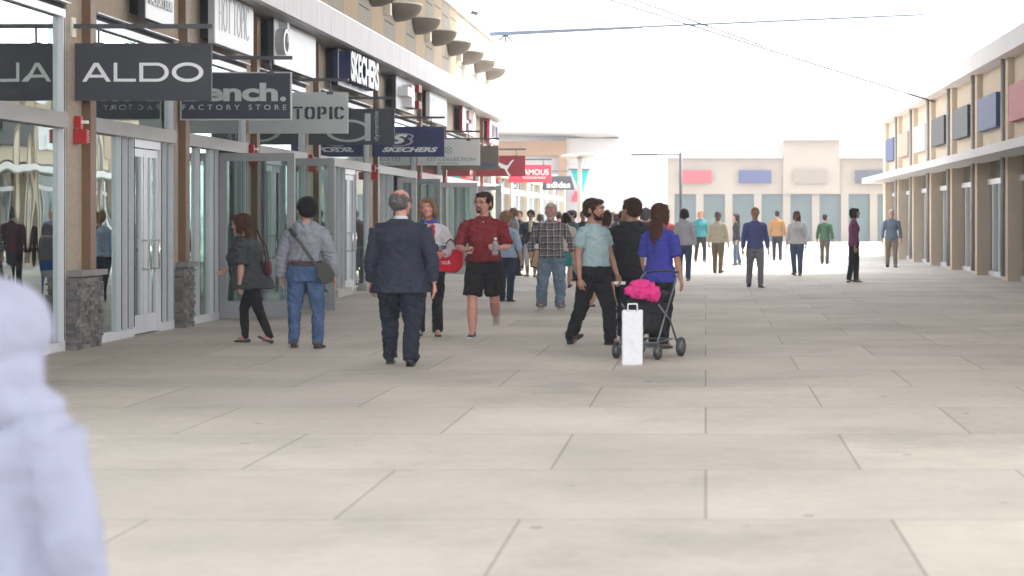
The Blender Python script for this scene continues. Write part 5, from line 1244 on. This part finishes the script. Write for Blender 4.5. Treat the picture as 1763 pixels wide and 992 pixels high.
for px, s, H_, d_, a, b, hcx, hst, rz in mids:
    far('distant shopper in a %s in the thick of the crowd' % d_, px, s, H_, rz, a, b, hcx, hst, fem=hst == 'bob', sk=(skin_l, skin_t, skin_p)[int(px) % 3], stride=.1+.02*(px % 7))
cols = [((.30,.05,.06),(.03,.04,.07),'brown','short','red jumper and navy trousers'), ((.45,.46,.5),(.05,.08,.14),'black','bob','pale grey jumper and dark jeans'), ((.03,.20,.22),(.02,.02,.02),'blond','bob','teal cardigan and black trousers'),
        ((.55,.50,.38),(.20,.16,.11),'grey','short','cream shirt and khaki trousers'), ((.03,.03,.04),(.10,.14,.20),'brown','long','black jacket and blue jeans'), ((.10,.12,.30),(.22,.22,.24),'sandy','short','indigo shirt and grey trousers'),
        ((.40,.22,.08),(.03,.03,.04),'black','short','mustard jumper and black trousers'), ((.62,.62,.64),(.08,.12,.2),'auburn','long','white shirt and blue jeans'), ((.05,.13,.07),(.12,.10,.08),'brown','short','green jacket and brown trousers'),
        ((.20,.06,.16),(.02,.02,.03),'black','bob','plum coat and black trousers'), ((.15,.20,.28),(.25,.22,.17),'white','short','slate jacket and sand trousers')]
spots = [(1148,58,-10),(1178,72,175),(1206,50,20),(1236,63,160),(1268,54,-80),(1300,80,10),(1338,48,180),(1372,66,-20),(1420,52,170),(1470,74,80),(1535,56,0)]
wh = ['walking toward the camera', 'walking away', 'walking toward the camera', 'walking away', 'crossing to the left', 'walking toward the camera', 'walking away', 'walking toward the camera', 'walking away', 'crossing to the right', 'walking toward the camera']
for i, ((a, b, hcx, hst, d_), (px, s, rz)) in enumerate(zip(cols, spots)):
    far('far shopper in %s, %s' % (d_, wh[i]), px, s, (1.62,1.70,1.76,1.66)[i % 4], rz, a, b, hcx, hst, sk=(skin_l, skin_t, skin_p, skin_d)[i % 4], fem=hst in ('bob','long'), bw=1.0+.05*(i % 4), stride=.12+.05*(i % 3))
# ---------------------------------------------------------------- near blurred child at the lower left
hood_c = cloth('pale_lavender_fleece', (.27,.28,.36), .95, var=.08)
def exk(c):
    w = MB(); c['he'](w, (0,.02,.135), (.118,.130,.128), n=24); c['he'](w, (0,.03,.03), (.115,.10,.10), n=20); c['he'](w, (0,0,-.06), (.15,.11,.07), n=20); c['he'](w, (0,.08,-.04), (.10,.06,.08), n=20)
    finish(w, 'hood', hood_c, c['root'], .01, 3, .004, 8, 4)
person('blurred child with a pale lavender hood up, very close at the lower left', -8, 800, 1.25, R(165), skin_l, bw=1.05, arms={'L': ((.15,0,-1),(.05,.2,-1))}, legs={'L': ((.03,.10,-1),(0,0,-1)), 'R': ((.03,-.08,-1),(0,-.15,-1))},
    top=dict(m=hood_c, inf=.022, hem=.46, sleeve=1.9, sinf=.018, name='hooded_top', amp=.006), bottom=dict(m=jeans_d, inf=.012), shoes=dict(m=white_pl), hair=dict(c='brown', style='short'), extra=exk)
# ---------------------------------------------------------------- stroller
Ys = 19.6; s = F/Ys; x0 = (1116-VX)/s
t = thing('stroller', 'black baby stroller with grey metal frame and a bright pink blanket', 'stroller', (x0, Ys, 0), R(-25)); t.scale = (.86, .86, .86)
fm = mat('stroller_frame', (.17,.18,.20), .4, metal=.6); sc_ = cloth('stroller_cloth', (.02,.02,.023), .8)
for e in (-1, 1):
    x = .25*e
    w = MB(); w.tube([V(x,-.30,.12), V(x,-.06,.50), V(x,.18,.82), V(x*.96,.30,.98), V(x*.9,.40,1.03)], .013, 8); w.tube([V(x,.34,.12), V(x,.10,.46), V(x,-.22,.66)], .012, 8); w.build('side_frame', fm, t)
    for (yy, r) in ((-.30,.10),(.34,.12)):
        w = MB(); w.tube([V(x+.03*e-.012,yy,r), V(x+.03*e+.012,yy,r)], r, 24, 0); w.tube([V(x+.03*e-.016,yy,r), V(x+.03*e+.016,yy,r)], r*.6, 20, 1); w.build('wheel', [lett_b, fm], t)
w = MB(); w.tube([V(-.225,.40,1.03), V(-.12,.43,1.05), V(.12,.43,1.05), V(.225,.40,1.03)], .017, 10); w.build('handle', lett_b, t)
w = MB(); w.rings([(0,0,.30,.20,.18),(0,.0,.36,.22,.22),(0,.02,.55,.23,.25),(0,.10,.66,.23,.14)], 20); finish(w, 'seat', sc_, t, .012, 2, .006, 8)
w = MB(); vs = []; fs = []; n = 10
for i in range(9):
    a = R(-10+i*17)
    for j in range(n+1):
        b = -1+2*j/n; vs.append(V(.24*b, .10-.30*math.cos(a)*(1-.12*b*b), .58+.27*math.sin(a)*(1-.25*b*b)))
for i in range(8):
    for j in range(n): q = i*(n+1)+j; fs.append((q, q+1, q+n+2, q+n+1))
w.add(vs, fs, 0, True); o = w.build('sun_hood', sc_, t); o.modifiers.new('s','SOLIDIFY').thickness = .012
w = MB(); w.tube([V(-.2,-.24,.20), V(-.2,.26,.22), V(.2,.26,.22), V(.2,-.24,.20), V(-.2,-.24,.20)], .01, 8); w.box(-.19,.19,-.23,.25,.14,.15); w.build('basket', fm, t)
tp = V(x0, Ys, 0)
tb = thing('blanket', 'bright pink blanket bundled on top of the stroller', 'blanket', ((1105-VX)/s, Ys-.18, .66))
w = MB()
for (a, r) in (((0,0,.10),(.12,.10,.06)), ((.07,.02,.07),(.11,.10,.07)), ((-.09,0,.05),(.09,.09,.05)), ((.12,.0,.02),(.08,.09,.09)), ((0,-.03,.03),(.15,.10,.06))): w.ell(a, r)
finish(w, 'cloth', cloth('hot_pink', (.70,.045,.24), .95), tb, .006, 3, .022, 10)
tb2 = thing('shopping_bag', 'plain white paper shopping bag standing in front of the stroller', 'bag', ((1089-VX)/172, F/172, 0))
w = MB(); w.box(-.102,.102,-.052,.052,0,.55); finish(w, 'bag_body', mat('white_paper', (.74,.74,.76), .7), tb2, .012, 1, .005, 6, 5)
for yy in (-.055, .055): w = MB(); w.tube([V(-.05,yy,.53),V(-.045,yy,.61),V(.045,yy,.61),V(.05,yy,.53)], .006, 6); w.build('handle', white_pl, tb2)

# ---------------------------------------------------------------- added volume standing in for lens glare that whitens the far end
if GLARE_HAZE:
    hz = MB(); hz.box(-410, 410, -70, 710, -1, 12); h = hz.build('glare_haze', None); h['kind'] = 'stuff'
    m = bpy.data.materials.new('glare_haze_air'); m.use_nodes = True; nt = m.node_tree; nt.nodes.clear(); o_ = nt.nodes.new('ShaderNodeOutputMaterial'); v_ = nt.nodes.new('ShaderNodeVolumePrincipled')
    v_.inputs['Color'].default_value = (.97,.975,1,1); v_.inputs['Density'].default_value = .0016; v_.inputs['Anisotropy'].default_value = .3
    nt.links.new(v_.outputs[0], o_.inputs['Volume']); h.data.materials.clear(); h.data.materials.append(m)
